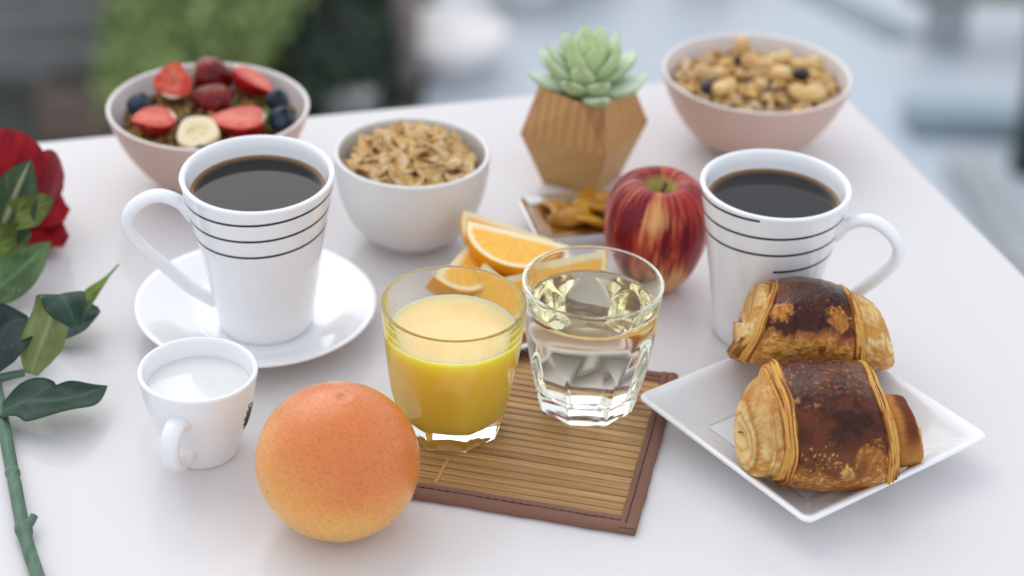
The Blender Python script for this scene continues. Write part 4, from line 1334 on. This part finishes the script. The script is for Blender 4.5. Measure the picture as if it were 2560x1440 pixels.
# strawberries, blueberries and banana in the left bowl
def berry_half(label, loc, rot, L, W, whole=False, calyx=False, hollow=False):
    t = thing("strawberry", label, "strawberry", loc, rot, group="strawberries on the granola")
    n, mm = 40, 48
    s = np.linspace(0.0, 1, n)
    w_ = W * np.sin(PI * np.clip(s, 0.002, 0.998) ** 0.72) ** 0.72
    a = np.linspace(0, 2 * PI, mm, endpoint=False) if whole else np.linspace(PI, 2 * PI, mm)
    S, A = np.meshgrid(s, a, indexing='ij')
    V = np.stack([(S - 0.42) * L, w_[:, None] * np.cos(A), w_[:, None] * np.sin(A) * (0.95 if whole else 1.15)], -1)
    sd_ = vnoise(np.stack([S * 16, A * 5.5, 0 * S], -1), 4)
    V = V * (1 - 0.02 * sstep(0.5, 0.9, sd_))[..., None]
    c = mix((0.42, 0.012, 0.012), (0.22, 0.004, 0.008), sstep(-0.4, 0.4, fbm(V * 160, 3, 3)))
    if whole:
        c = c * 0.55  # shade on the whole berries is put into their skin colour
    c = mix(c, (0.50, 0.30, 0.08), sstep(0.74, 0.86, sd_) * 0.6)
    c = mix(c, (0.72, 0.45, 0.30), sstep(0.10, 0.0, S) * 0.7)
    F = gridF(n, mm, cv=whole)
    mesh("skin", V.reshape(-1, 3), F, M_wet, t, col=c.reshape(-1, 3))
    if not whole:
        k = 25
        q = np.linspace(-1, 1, k)
        S2, Q = np.meshgrid(s, q, indexing='ij')
        X, Y = (S2 - 0.42) * L, w_[:, None] * Q
        rim = np.maximum(np.abs(Q), np.abs(2 * S2 - 1) ** 1.5)
        hol = np.exp(-(((S2 - 0.42) / 0.16) ** 2 + (Q / 0.28) ** 2))
        Z = 0.0006 * (1 - rim ** 2) - (0.003 if hollow else 0.0004) * hol
        ray = vnoise(np.stack([np.arctan2(Q, S2 - 0.45) * 5, 0 * Q, 0 * Q + 1], -1), 6)
        c = mix((0.52, 0.040, 0.020), (0.66, 0.110, 0.055), sstep(-0.5, 0.5, ray))
        c = mix(c, (0.78, 0.27, 0.16), sstep(0.75, 0.1, rim) * 0.4)
        c = mix(c, (0.62, 0.05, 0.035), sstep(0.72, 0.97, rim))
        if hollow:
            c = mix(c, (0.60, 0.10, 0.07), hol)
        c = mix(c, (0.86, 0.70, 0.55), sstep(0.10, 0.02, S2))
        mesh("cut_face", np.stack([X, Y, Z], -1).reshape(-1, 3), gridF(n, k), M_wet, t, col=c.reshape(-1, 3))
    if calyx:
        for k in range(7):
            a0 = k * 2 * PI / 7 + 0.2
            u = np.linspace(0, 1, 8)
            wd = 0.0028 * np.sin(PI * u ** 0.8) + 0.0002
            P = np.stack([-0.42 * L - 0.0012 + 0.0035 * u ** 2, 0.0085 * u * math.cos(a0), 0.0085 * u * math.sin(a0)], -1)
            sd = np.array((0, -math.sin(a0), math.cos(a0)))
            V = np.vstack([P - sd * wd[:, None], P + np.array((-0.0006, 0, 0)), P + sd * wd[:, None]])
            cc = np.tile((0.09, 0.17, 0.035), (len(V), 1)) * (0.8 + 0.4 * (k % 3) / 2)
            mesh("sepal", V, gridF(3, 8), M_leafb, t, col=cc)
    return t
def lean(spin, tx, ty=0):
    """turn about the vertical first, then tip towards the viewer (tx) and sideways (ty)"""
    return (Matrix.Rotation(R(ty), 3, 'Y') @ Matrix.Rotation(R(tx), 3, 'X') @ Matrix.Rotation(R(spin), 3, 'Z')).to_euler()
berry_half("strawberry half with a hollow heart at the back left of its bowl", (-0.2385, 1.2030, 0.0640), lean(95, 34, 14), 0.0285, 0.0130, hollow=True)
berry_half("strawberry half nearest the left rim, beside the blueberry", (-0.2420, 1.1580, 0.0600), lean(214, 6, 10), 0.0310, 0.0122)
berry_half("large strawberry half at the front right of its bowl", (-0.1850, 1.1610, 0.0605), lean(184, 7, -3), 0.0400, 0.0138, calyx=True)
berry_half("narrow strawberry half leaning on the back right rim", (-0.1860, 1.2180, 0.0640), lean(-34, -4, 24), 0.0360, 0.0120)
berry_half("dark whole strawberry at the back of the bowl", (-0.2170, 1.2280, 0.0580), (0, R(8), R(10)), 0.0320, 0.0140, whole=True)
berry_half("whole strawberry with green leaves in the middle of the bowl", (-0.2085, 1.1960, 0.0540), (R(-20), R(-14), R(172)), 0.0320, 0.0130, whole=True, calyx=True)
M_blue = mat("blueberry_skin", attr=True, rough=0.5, spec=0.35)
for x, y, z, s, lab in [(-0.2570, 1.1760, 0.0585, 0.0090, "blueberry beside the left rim of the fruit bowl"), (-0.1655, 1.192, 0.0590, 0.0082, "blueberry behind the large strawberry half"), (-0.1595, 1.1660, 0.0575, 0.0090, "blueberry in front at the right end of the large strawberry half"), (-0.2070, 1.1290, 0.0480, 0.0068, "blueberry at the front rim behind the coffee mug"), (-0.2235, 1.168, 0.0485, 0.0075, "blueberry half hidden behind the banana slice")]:
    V, F = lathe(catmull([(1e-5, -0.86), (0.5, -0.8), (0.92, -0.35), (0.98, 0.1), (0.75, 0.62), (0.42, 0.86), (0.38, 0.95), (0.30, 0.93), (0.22, 0.78), (1e-5, 0.74)], 5), 28)
    c = mix((0.008, 0.012, 0.026), (0.036, 0.052, 0.092), sstep(-0.4, 0.5, fbm(V * 1.6 + x * 100, 6, 3)) * sstep(-0.6, 0.6, V[:, 2]))
    o = mesh("blueberry", V * s, F, M_blue, col=c)
    o.location = (x, y, z)
    o.rotation_euler = (R(-25), R(20), x * 50)
    tag(o, lab, "blueberry", "blueberries on the granola")
ban = thing("banana_slice", "round banana slice in front of the strawberries", "banana slice", (-0.2130, 1.1475, 0.0535), (R(24), R(-4), 0))
V, F = lathe(catmull([(1e-5, -0.0035), (0.0120, -0.0035), (0.0138, -0.0025), (0.0142, 0), (0.0138, 0.0025), (0.0120, 0.0032), (0.007, 0.0030), (0.003, 0.0026), (1e-5, 0.0026)], 5), 60)
a = np.arctan2(V[:, 1], V[:, 0])
r = np.hypot(V[:, 0], V[:, 1])
V[:, :2] *= (1 + 0.03 * np.cos(3 * a) + 0.03 * np.cos(5 * a + 1))[:, None]
c = mix((0.78, 0.62, 0.36), (0.80, 0.68, 0.44), sstep(0.004, 0.011, r))
sd_ = vnoise(np.stack([np.cos(a) * 4, np.sin(a) * 4, r * 300], -1), 9)
c = mix(c, (0.36, 0.24, 0.11), sstep(0.1, 0.6, sd_) * np.exp(-((r - 0.0045) / 0.0022) ** 2))
mesh("slice_body", V, F, M_wet, ban, col=c)

# ------------------------------------------------------------------ artificial rose
def leaf_geo(mid, width, side, cup=0.25, n=26, mm=13, dark=(0.020, 0.042, 0.028), light=(0.18, 0.25, 0.075), flip=False, wave=0.0, seed=0, thick=0.0004, sharp=1.0, wid=None):
    P = resample(catmull(mid, 10), n)
    T = np.gradient(P, axis=0)
    T /= np.linalg.norm(T, axis=1)[:, None]
    side = np.asarray(side, float)
    S0 = np.tile(side, (n, 1)) if side.ndim == 1 else resample(catmull(side, 10), n)
    S = S0 - T * (S0 * T).sum(1)[:, None]
    S /= np.linalg.norm(S, axis=1)[:, None]
    Nn = np.cross(T, S)
    s = np.linspace(0, 1, n)
    w = width * (np.sin(PI * np.clip(s, 0, 1) ** 0.85) ** 0.8 * 0.96 + 0.04 * (1 - s)) if wid is None else np.interp(s, np.linspace(0, 1, len(wid)), wid)
    w = np.maximum(w, 0.0003)
    q = np.linspace(-1, 1, mm)
    V = P[:, None] + S[:, None] * (q[None, :, None] * w[:, None, None])
    hgt = cup * np.abs(q)[None] ** 1.5 * w[:, None] + wave * np.sin(s[:, None] * 13 + q[None] * 2 + seed) * np.abs(q)[None] * w[:, None]
    V = V + Nn[:, None] * hgt[..., None]
    Vt = (V + Nn[:, None] * thick).reshape(-1, 3)
    Vb = (V - Nn[:, None] * thick).reshape(-1, 3)
    N = n * mm
    F = gridF(n, mm).tolist()
    Fb = [[i + N for i in f[::-1]] for f in F]
    loop = [j for j in range(mm)] + [i * mm + mm - 1 for i in range(1, n)] + [(n - 1) * mm + j for j in range(mm - 2, -1, -1)] + [i * mm for i in range(n - 2, 0, -1)]
    rim = [[loop[i], N + loop[i], N + loop[(i + 1) % len(loop)], loop[(i + 1) % len(loop)]] for i in range(len(loop))]
    sg, qg = np.meshgrid(s, q, indexing='ij')
    vein = np.exp(-(np.abs(qg) / 0.07) ** 2)
    lat = np.abs(((sg * 7 - np.abs(qg) * 1.6) % 1) - 0.5) * 2
    lat = sstep(0.86, 1.0, lat) * sstep(1.0, 0.5, np.abs(qg))
    nz = fbm(np.stack([sg * 6, qg * 3, 0 * sg + seed], -1), seed, 3)
    ct = mix(dark, np.array(dark) * 1.7, sstep(-0.4, 0.5, nz))
    ct = mix(ct, np.array(dark) * 2.6 + 0.012, np.maximum(vein * 0.8, lat * 0.8) * 0.65)
    cb = mix(light, np.array(light) * 0.62, sstep(-0.4, 0.5, nz) * 0.8)
    cb = mix(cb, (0.42, 0.42, 0.24), np.maximum(vein, lat * 0.35) * 0.7)
    if flip:
        ct, cb = cb, ct
    return np.vstack([Vt, Vb]), F + Fb + rim, np.vstack([ct.reshape(-1, 3), cb.reshape(-1, 3)])

def rose():
    t = thing("rose", "red artificial rose with its green stem lying along the left edge", "rose")
    # stem with nodes
    P = resample(catmull([(-0.2263, 0.7373, 0.0045), (-0.2321, 0.7493, 0.0045), (-0.2465, 0.782, 0.0045), (-0.2629, 0.8271, 0.0045), (-0.2798, 0.874, 0.005), (-0.2949, 0.9152, 0.006), (-0.3097, 0.9534, 0.008), (-0.326, 1.0, 0.012), (-0.3345, 1.0309, 0.022), (-0.3400, 1.0502, 0.034), (-0.344, 1.075, 0.040)], 10), 200)
    s = np.arange(200)
    d1 = np.linalg.norm(P - np.array((-0.2655, 0.8335, 0.005)), axis=1)
    d2 = np.linalg.norm(P - np.array((-0.2485, 0.7855, 0.005)), axis=1)
    rad = 0.0036 + 0.0006 * np.exp(-(d1 / 0.003) ** 2) - 0.0006 * np.exp(-((d1 - 0.004) / 0.0015) ** 2) + 0.0011 * np.exp(-(d2 / 0.004) ** 2)
    V, F = tube(P, rad, 18)
    kk = np.repeat(np.arange(200), 18)
    th = np.tile(np.linspace(0, 2 * PI, 18, endpoint=False), 200)
    cen = P[kk]
    V = cen + (V - cen) * (1 + 0.05 * np.sin(th * 6) + 0.03 * fbm(V * 300, 4, 2))[:, None]
    c = mix((0.055, 0.115, 0.075), (0.095, 0.175, 0.112), sstep(-0.5, 0.5, fbm(V * np.array((300, 60, 300)), 2, 3)))
    mesh("stem", V, F, mat("rose_stem", attr=True, rough=0.55, bump=0.4, bscale=600), t, col=c)
    M_st = mat("rose_stub", (0.085, 0.165, 0.11), 0.6, bump=0.4, bscale=600)
    V, F = tube(catmull([(-0.2484, 0.7835, 0.005), (-0.2455, 0.7895, 0.0065), (-0.2438, 0.7935, 0.0085)], 6), np.linspace(0.0028, 0.0021, 13), 12)
    mesh("stem_stub", V, F, M_st, t)
    V, F = tube(catmull([(-0.2990, 0.9185, 0.006), (-0.2895, 0.9230, 0.0065), (-0.2815, 0.9280, 0.006)], 6), np.linspace(0.0028, 0.0022, 13), 12)
    mesh("stem_branch", V, F, M_st, t)
    def lf(mid, width, side, **k):
        V, F, c = leaf_geo(mid, width, side, **k)
        return mesh("leaf", V, F, M_leafm, t, col=c)
    up = np.array((0, 0, 1.0))
    lf([(-0.2880, 0.8838, 0.006), (-0.2711, 0.8884, 0.013), (-0.2541, 0.8867, 0.016), (-0.2405, 0.8938, 0.015), (-0.2286, 0.9082, 0.0125)], 0.0165, (-0.25, 0.97, 0.05), cup=0.10, wave=0.16, seed=2)
    # leaf that rises and folds over, pale underside towards the camera
    lf([(-0.2778, 0.9297, 0.004), (-0.2748, 0.9381, 0.014), (-0.2697, 0.9441, 0.027), (-0.2658, 0.9494, 0.039), (-0.2625, 0.9507, 0.0465), (-0.2555, 0.9406, 0.0455), (-0.2495, 0.9330, 0.036)], 0.012, (1.0, 0.25, 0.15), cup=-0.18, seed=5, wid=[0.004, 0.0095, 0.0125, 0.0118, 0.0108, 0.0118, 0.0125, 0.0105, 0.0030], light=(0.25, 0.31, 0.11))
    lf([(-0.2763, 0.9664, 0.004), (-0.262, 0.9805, 0.010), (-0.2490, 0.9880, 0.013)], 0.0165, (-0.6, 0.8, 0.15), cup=0.35, seed=6, dark=(0.055, 0.08, 0.075), wid=[0.004, 0.012, 0.0155, 0.0165, 0.015, 0.010, 0.002])
    lf([(-0.2671, 0.9769, 0.014), (-0.2564, 0.9867, 0.024), (-0.2477, 0.9938, 0.030), (-0.239, 1.0048, 0.036)], 0.0075, (0.25, -0.1, 1.0), cup=0.3, seed=7, wid=[0.004, 0.0085, 0.0075, 0.004, 0.0012, 0.0003], dark=(0.16, 0.24, 0.06), light=(0.2, 0.28, 0.08))
    lf([(-0.3300, 1.0020, 0.006), (-0.3106, 1.0135, 0.016), (-0.2996, 1.0227, 0.024), (-0.2878, 1.035, 0.032)], 0.0135, (-0.35, 0.45, 0.8), cup=0.45, seed=8, dark=(0.075, 0.125, 0.055), light=(0.22, 0.29, 0.10))
    lf([(-0.304, 0.922, 0.008), (-0.2988, 0.9387, 0.02), (-0.2934, 0.9526, 0.024), (-0.286, 0.9649, 0.02)], 0.020, (-0.8, 0.45, 0.3), cup=0.3, seed=9, dark=(0.014, 0.025, 0.022), wid=[0.008, 0.017, 0.021, 0.019, 0.012, 0.002])
    lf([(-0.3253, 1.0328, 0.022), (-0.3150, 1.0384, 0.046), (-0.3085, 1.0505, 0.062), (-0.3038, 1.0666, 0.072)], 0.0165, (1.0, 0.25, -0.3), cup=-0.2, seed=10, dark=(0.04, 0.07, 0.033), light=(0.045, 0.08, 0.036))
    # sepals under the bloom
    for mid, w_, sd, dk in (([(-0.3185, 1.0406, 0.04), (-0.3017, 1.0419, 0.05), (-0.2911, 1.0631, 0.046)], 0.0105, (0.1, 0.4, 0.9), (0.085, 0.11, 0.024)), ([(-0.3268, 1.0313, 0.022), (-0.3131, 1.0315, 0.034), (-0.3034, 1.0488, 0.028)], 0.011, (0.2, 0.5, 0.8), (0.08, 0.105, 0.022))):
        V, F, c = leaf_geo(mid, w_, sd, cup=0.35, dark=dk, light=dk, seed=3)
        mesh("sepal", V, F, M_leafm, t, col=c)
    # bloom: nested cupped petals
    cen = np.array((-0.3365, 1.0935, 0.043))
    ax = np.array((0.05, 0.72, 0.55))
    ax /= np.linalg.norm(ax)
    e1 = np.cross(ax, (0, 0, 1.0))
    e1 /= np.linalg.norm(e1)
    e2 = np.cross(ax, e1)
    Mp = mat("rose_petal", attr=True, rough=0.6, spec=0.12, sheen=0.08, bump=0.15, bscale=700)
    rg = random.Random(3)
    specs = [(6, 0.0395, 2.05, 0.62), (5, 0.0340, 1.8, 0.7), (5, 0.0275, 1.6, 0.75), (4, 0.0205, 1.45, 0.85), (3, 0.013, 1.3, 1.0)]
    off = 0
    for li, (cnt, rad_, el_max, hw) in enumerate(specs):
        for k in range(cnt):
            a0 = off + k * 2 * PI / cnt + rg.uniform(-0.1, 0.1)
            n, mm = 16, 17
            u = np.linspace(0.03, 1, n)
            q = np.linspace(-1, 1, mm)
            U, Q = np.meshgrid(u, q, indexing='ij')
            wid_ = hw * (0.35 + 0.75 * U ** 0.7) * np.where(U > 0.8, 1 - 0.25 * ((U - 0.8) / 0.2) ** 2, 1)
            phi = a0 + Q * wid_
            el = U * el_max * (1 - 0.10 * Q ** 2)
            rr_ = rad_ * (1 + 0.05 * Q ** 2 + 0.08 * sstep(0.75, 1, U) + 0.05 * fbm(np.stack([U * 2, Q * 2, 0 * U + li * 5 + k], -1), k + li * 9, 2))
            loc = -np.cos(el)[..., None] * ax + np.sin(el)[..., None] * (np.cos(phi)[..., None] * e1 + np.sin(phi)[..., None] * e2)
            V = cen + loc * rr_[..., None]
            nz = fbm(np.stack([U * 4, Q * 8, 0 * U + k + li], -1), 5 + k, 3)
            c = mix((0.17, 0.003, 0.008), (0.30, 0.007, 0.013), sstep(-0.4, 0.4, nz))
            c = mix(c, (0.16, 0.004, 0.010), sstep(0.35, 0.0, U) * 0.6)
            Vb = cen + loc * (rr_ - 0.0005)[..., None]
            N = n * mm
            F = gridF(n, mm).tolist()
            F2 = [[i + N for i in f[::-1]] for f in F]
            V2 = np.vstack([V.reshape(-1, 3), Vb.reshape(-1, 3)])
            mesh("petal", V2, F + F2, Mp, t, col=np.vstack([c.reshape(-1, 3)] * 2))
        off += 0.55
    # two loose petals flared towards the table
    for mid, w_, sd in (([(-0.318, 1.086, 0.026), (-0.304, 1.092, 0.022), (-0.2945, 1.1030, 0.022)], 0.012, (-0.5, 0.3, 0.8)), ([(-0.322, 1.078, 0.016), (-0.306, 1.081, 0.009), (-0.2915, 1.0880, 0.010)], 0.017, (0.1, 0.9, 0.35))):
        V, F, c = leaf_geo(mid, w_, sd, cup=0.3, wave=0.2, dark=(0.33, 0.008, 0.015), light=(0.36, 0.012, 0.02), seed=2, wid=[w_ * 0.5, w_ * 0.9, w_, w_ * 0.95, w_ * 0.8, w_ * 0.45])
        c = mix((0.32, 0.007, 0.014), (0.42, 0.014, 0.022), sstep(-0.4, 0.4, fbm(V * 180, 3, 3)))
        mesh("petal", V, F, Mp, t, col=c)
rose()

# ------------------------------------------------------------------ far below: the yard behind the table
G = -6.0
def ground_mat(name, c, var=0.08, scale=1.2, rough=0.6):
    return mat(name, c, rough, 0.4, var=var, vscale=scale, bump=0.2, bscale=6, bdist=0.01)
gx = mesh("ground", [(-60, 4, G), (60, 4, G), (60, 90, G), (-60, 90, G)], [[0, 1, 2, 3]], ground_mat("yard_paving", (0.450, 0.491, 0.540), 0.06, 0.35, 0.35), smooth=False)
tag(gx, kind="structure")
gs = mesh("soil_bed", [(-9, 11.0, G + 0.004), (-0.75, 11.0, G + 0.004), (-0.75, 18.5, G + 0.004), (-9, 18.5, G + 0.004)], [[0, 1, 2, 3]], ground_mat("soil_bed", (0.055, 0.06, 0.05), 0.3, 1.5, 0.9), smooth=False)
tag(gs, kind="structure")
bf = mesh("balcony_floor", *box(0, 0.15, -0.85, 5.0, 3.1, 0.2, 0.005), mat("balcony_tile", (0.35, 0.34, 0.33), 0.6), smooth=False)
tag(bf, kind="structure")

def slat_fence(loc, rz, W, label):
    t = thing("slatted_fence", label, "fence", loc, (0, 0, rz))
    Mg = [mat("fence_paint_grey", (0.219, 0.236, 0.245), 0.6, var=0.15, vscale=3), mat("fence_paint_taupe", (0.333, 0.315, 0.298), 0.6, var=0.15, vscale=3)]
    for k in range(7):
        V, F = box(0, 0, 0.17 + 0.33 * k, W, 0.03, 0.21, 0.006)
        mesh("slat", V, F, Mg[0], t, smooth=False)
    for x in (-W / 2 + 0.1, W / 2 - 0.1):
        V, F = box(x, 0.06, 1.15, 0.1, 0.08, 2.3, 0.005)
        mesh("post", V, F, Mg[1], t, smooth=False)
slat_fence((-4.3, 13.7, G), R(6), 2.6, "dark grey slatted fence in the far left background")

def shrub(name, label, cat, loc, rx, rz_, n, pal, seed, leaf=0.06, trunk_h=0.5, group=None):
    t = thing(name, label, cat, loc, group=group)
    rg = np.random.RandomState(seed)
    d = rg.normal(size=(n, 3))
    d /= np.linalg.norm(d, axis=1)[:, None]
    lump_ = 1 + 0.28 * fbm(d * 1.8 + seed, seed, 3)
    r = (0.35 + 0.75 * rg.rand(n) ** 0.7) * lump_
    P = d * r[:, None] * np.array((rx, rx, rz_)) + np.array((0, 0, trunk_h + rz_ * 0.85))
    nrm = d + 0.7 * rg.normal(size=(n, 3))
    nrm /= np.linalg.norm(nrm, axis=1)[:, None]
    t1 = np.cross(nrm, rg.normal(size=(n, 3)))
    t1 /= np.linalg.norm(t1, axis=1)[:, None]
    t2 = np.cross(nrm, t1)
    sz = leaf * (0.6 + 0.8 * rg.rand(n))[:, None]
    V = np.stack([P - t1 * sz, P + t2 * sz * 0.45, P + t1 * sz, P - t2 * sz * 0.45], 1).reshape(-1, 3)
    F = np.arange(4 * n).reshape(n, 4)
    ci = rg.randint(len(pal), size=n)
    c = np.array(pal)[ci] * (0.75 + 0.5 * rg.rand(n))[:, None]
    tag(mesh("foliage", V, F, M_leafb, t, col=np.repeat(c, 4, 0), smooth=False), kind="stuff")
    for k in range(4):
        a = k * 1.7 + seed
        Pp = catmull([(0.03 * math.cos(a), 0.03 * math.sin(a), 0), (0.06 * math.cos(a), 0.06 * math.sin(a), trunk_h * 0.6), (rx * 0.35 * math.cos(a), rx * 0.35 * math.sin(a), trunk_h + rz_ * 0.8)], 5)
        Vt, Ft = tube(Pp, np.linspace(0.04, 0.012, len(Pp)), 7)
        mesh("trunk", Vt, Ft, M_bark, t)
    return t
M_bark = mat("bark", (0.14, 0.115, 0.095), 0.9, bump=0.8, bscale=30, bdist=0.02)
GREEN = [(0.30, 0.38, 0.135), (0.26, 0.335, 0.115), (0.35, 0.425, 0.165), (0.22, 0.30, 0.10)]
DKG = [(0.032, 0.060, 0.036), (0.044, 0.072, 0.044), (0.060, 0.090, 0.060), (0.040, 0.044, 0.040)]
shrub("shrub", "bright green rounded shrub behind the fruit bowl", "shrub", (-2.42, 13.75, G), 0.78, 0.75, 8000, GREEN, 3, 0.06, 0.1, "background shrubs")
shrub("shrub", "lower green shrub left of the fruit bowl, beside the fence", "shrub", (-2.78, 13.0, G), 0.36, 0.40, 2200, GREEN[:2], 8, 0.06, 0.05, "background shrubs")
shrub("shrub", "dark evergreen shrub right of the green one", "shrub", (-1.55, 14.6, G), 0.62, 0.8, 6000, DKG, 5, 0.07, 0.1, "background shrubs")
shrub("shrub", "low dark shrub just above the table edge", "shrub", (-1.42, 13.55, G), 0.48, 0.42, 4000, DKG, 6, 0.06, 0.05, "background shrubs")

# wooden post, planters, ball, bench
def post(name, label, cat, loc, r, h, m_, cap=None):
    t = thing(name, label, cat, loc)
    V, F = lathe([(1e-5, 0.0), (r * 1.06, 0.0), (r * 1.02, 0.1), (r, 0.4), (r * 0.96, h - 0.02), (r * 0.9, h), (1e-5, h)], 24)
    mesh("shaft", V, F, m_, t)
    V, F = lathe([(1e-5, h), (r * 1.15, h + 0.002), (r * 1.15, h + 0.05), (r * 0.6, h + 0.09), (1e-5, h + 0.1)], 24)
    mesh("cap", V, F, cap or m_, t)
post("wooden_post", "taupe wooden post at the right end of the dark shrubs", "post", (-0.93, 14.05, G), 0.13, 2.4, mat("weathered_wood", (0.24, 0.205, 0.18), 0.8, var=0.2, vscale=8))

def planter(label, loc, r, h, m_, soil=True):
    t = thing("round_planter", label, "planter", loc, group="round planters in the yard")
    P = catmull([(r * 0.62, 0.0), (r * 0.82, h * 0.3), (r * 0.97, h * 0.7), (r, h * 0.96)], 6).tolist()
    V, F = lathe([(1e-5, 0.0)] + P + [(r * 1.03, h), (r * 0.92, h), (r * 0.9, h * 0.9)], 48)
    mesh("pot_wall", V, F, m_, t)
    V, F = lathe([(r * 0.91, h * 0.9), (r * 0.5, h * 0.95), (1e-5, h * 0.96)], 32)
    mesh("filling", V, F, mat("white_pebbles", (0.88, 0.84, 0.82), 0.8, var=0.2, vscale=30, bump=1, bscale=40, bdist=0.02), t)
M_wp = mat("planter_white", (0.90, 0.86, 0.845), 0.45)
planter("big white round planter behind the small white bowl", (-0.60, 14.45, G), 0.46, 0.30, M_wp)
planter("white round planter farther back, left of the succulent", (-0.02, 15.9, G), 0.40, 0.4, M_wp)
planter("grey blue planter behind the succulent", (0.50, 16.5, G), 0.36, 0.5, mat("planter_slate", (0.16, 0.20, 0.22), 0.5))
planter("grey planter standing low beside the green shrub", (-1.28, 13.15, G), 0.22, 0.35, mat("planter_grey", (0.20, 0.21, 0.205), 0.6))
planter("brown planter behind the cashew bowl", (1.62, 16.6, G), 0.30, 0.5, mat("planter_brown", (0.13, 0.11, 0.095), 0.6))
pb = thing("terracotta_box", "reddish brown planter box at the foot of the fence", "planter box", (-3.27, 12.95, G))
mesh("box_wall", *box(0, 0, 0.2, 0.55, 0.4, 0.4, 0.02), mat("terracotta", (0.17, 0.12, 0.10), 0.8, var=0.2, vscale=6), pb, smooth=False)
mesh("earth", *box(0, 0, 0.41, 0.47, 0.32, 0.03, 0.005), mat("box_earth", (0.05, 0.04, 0.03), 0.9), pb, smooth=False)

# right: a pale terrace step, a bench and a dark pole
st = mesh("terrace_step", *box(4.6, 13.6, G + 0.09, 3.2, 0.36, 0.18, 0.01), ground_mat("step_slate", (0.225, 0.30, 0.335), 0.1, 2.0, 0.5), smooth=False)
tag(st, "blue grey stone step on the yard at the right", "step")
bench = thing("garden_bench", "grey brown bench in the far right background", "bench", (3.95, 15.3, G), (0, 0, R(3)))
M_bench = mat("bench_wood", (0.15, 0.145, 0.135), 0.7, var=0.2, vscale=5)
for k in range(3):
    mesh("seat_plank", *box(0, -0.14 + 0.14 * k, 0.44, 1.5, 0.125, 0.04, 0.005), M_bench, bench, smooth=False)
for x in (-0.35, 0.55):
    mesh("leg", *box(x, 0, 0.21, 0.3, 0.30, 0.42, 0.005), ground_mat("bench_stone", (0.34, 0.37, 0.40), 0.1, 3, 0.7), bench, smooth=False)
dr = mesh("drain_channel", [(2.0, 16.75, G + 0.006), (2.35, 16.9, G + 0.006), (3.5, 15.35, G + 0.006), (3.1, 15.2, G + 0.006)], [[0, 1, 2, 3]], ground_mat("drain_slate", (0.20, 0.26, 0.29), 0.1, 2, 0.5), smooth=False)
tag(dr, kind="structure")
post("metal_pole", "black metal pole at the right edge of the picture", "pole", (3.86, 12.95, G), 0.16, 3.0, mat("pole_black", (0.02, 0.025, 0.024), 0.5))
kb = thing("kerb_stone", "pale grey kerb slab leading past the dark pole", "kerb", (3.45, 12.05, G), (0, 0, R(-82)))
mesh("slab", *box(0, 0, 0.06, 1.7, 0.28, 0.12, 0.01), ground_mat("kerb_concrete", (0.33, 0.345, 0.355), 0.1, 3, 0.7), kb, smooth=False)
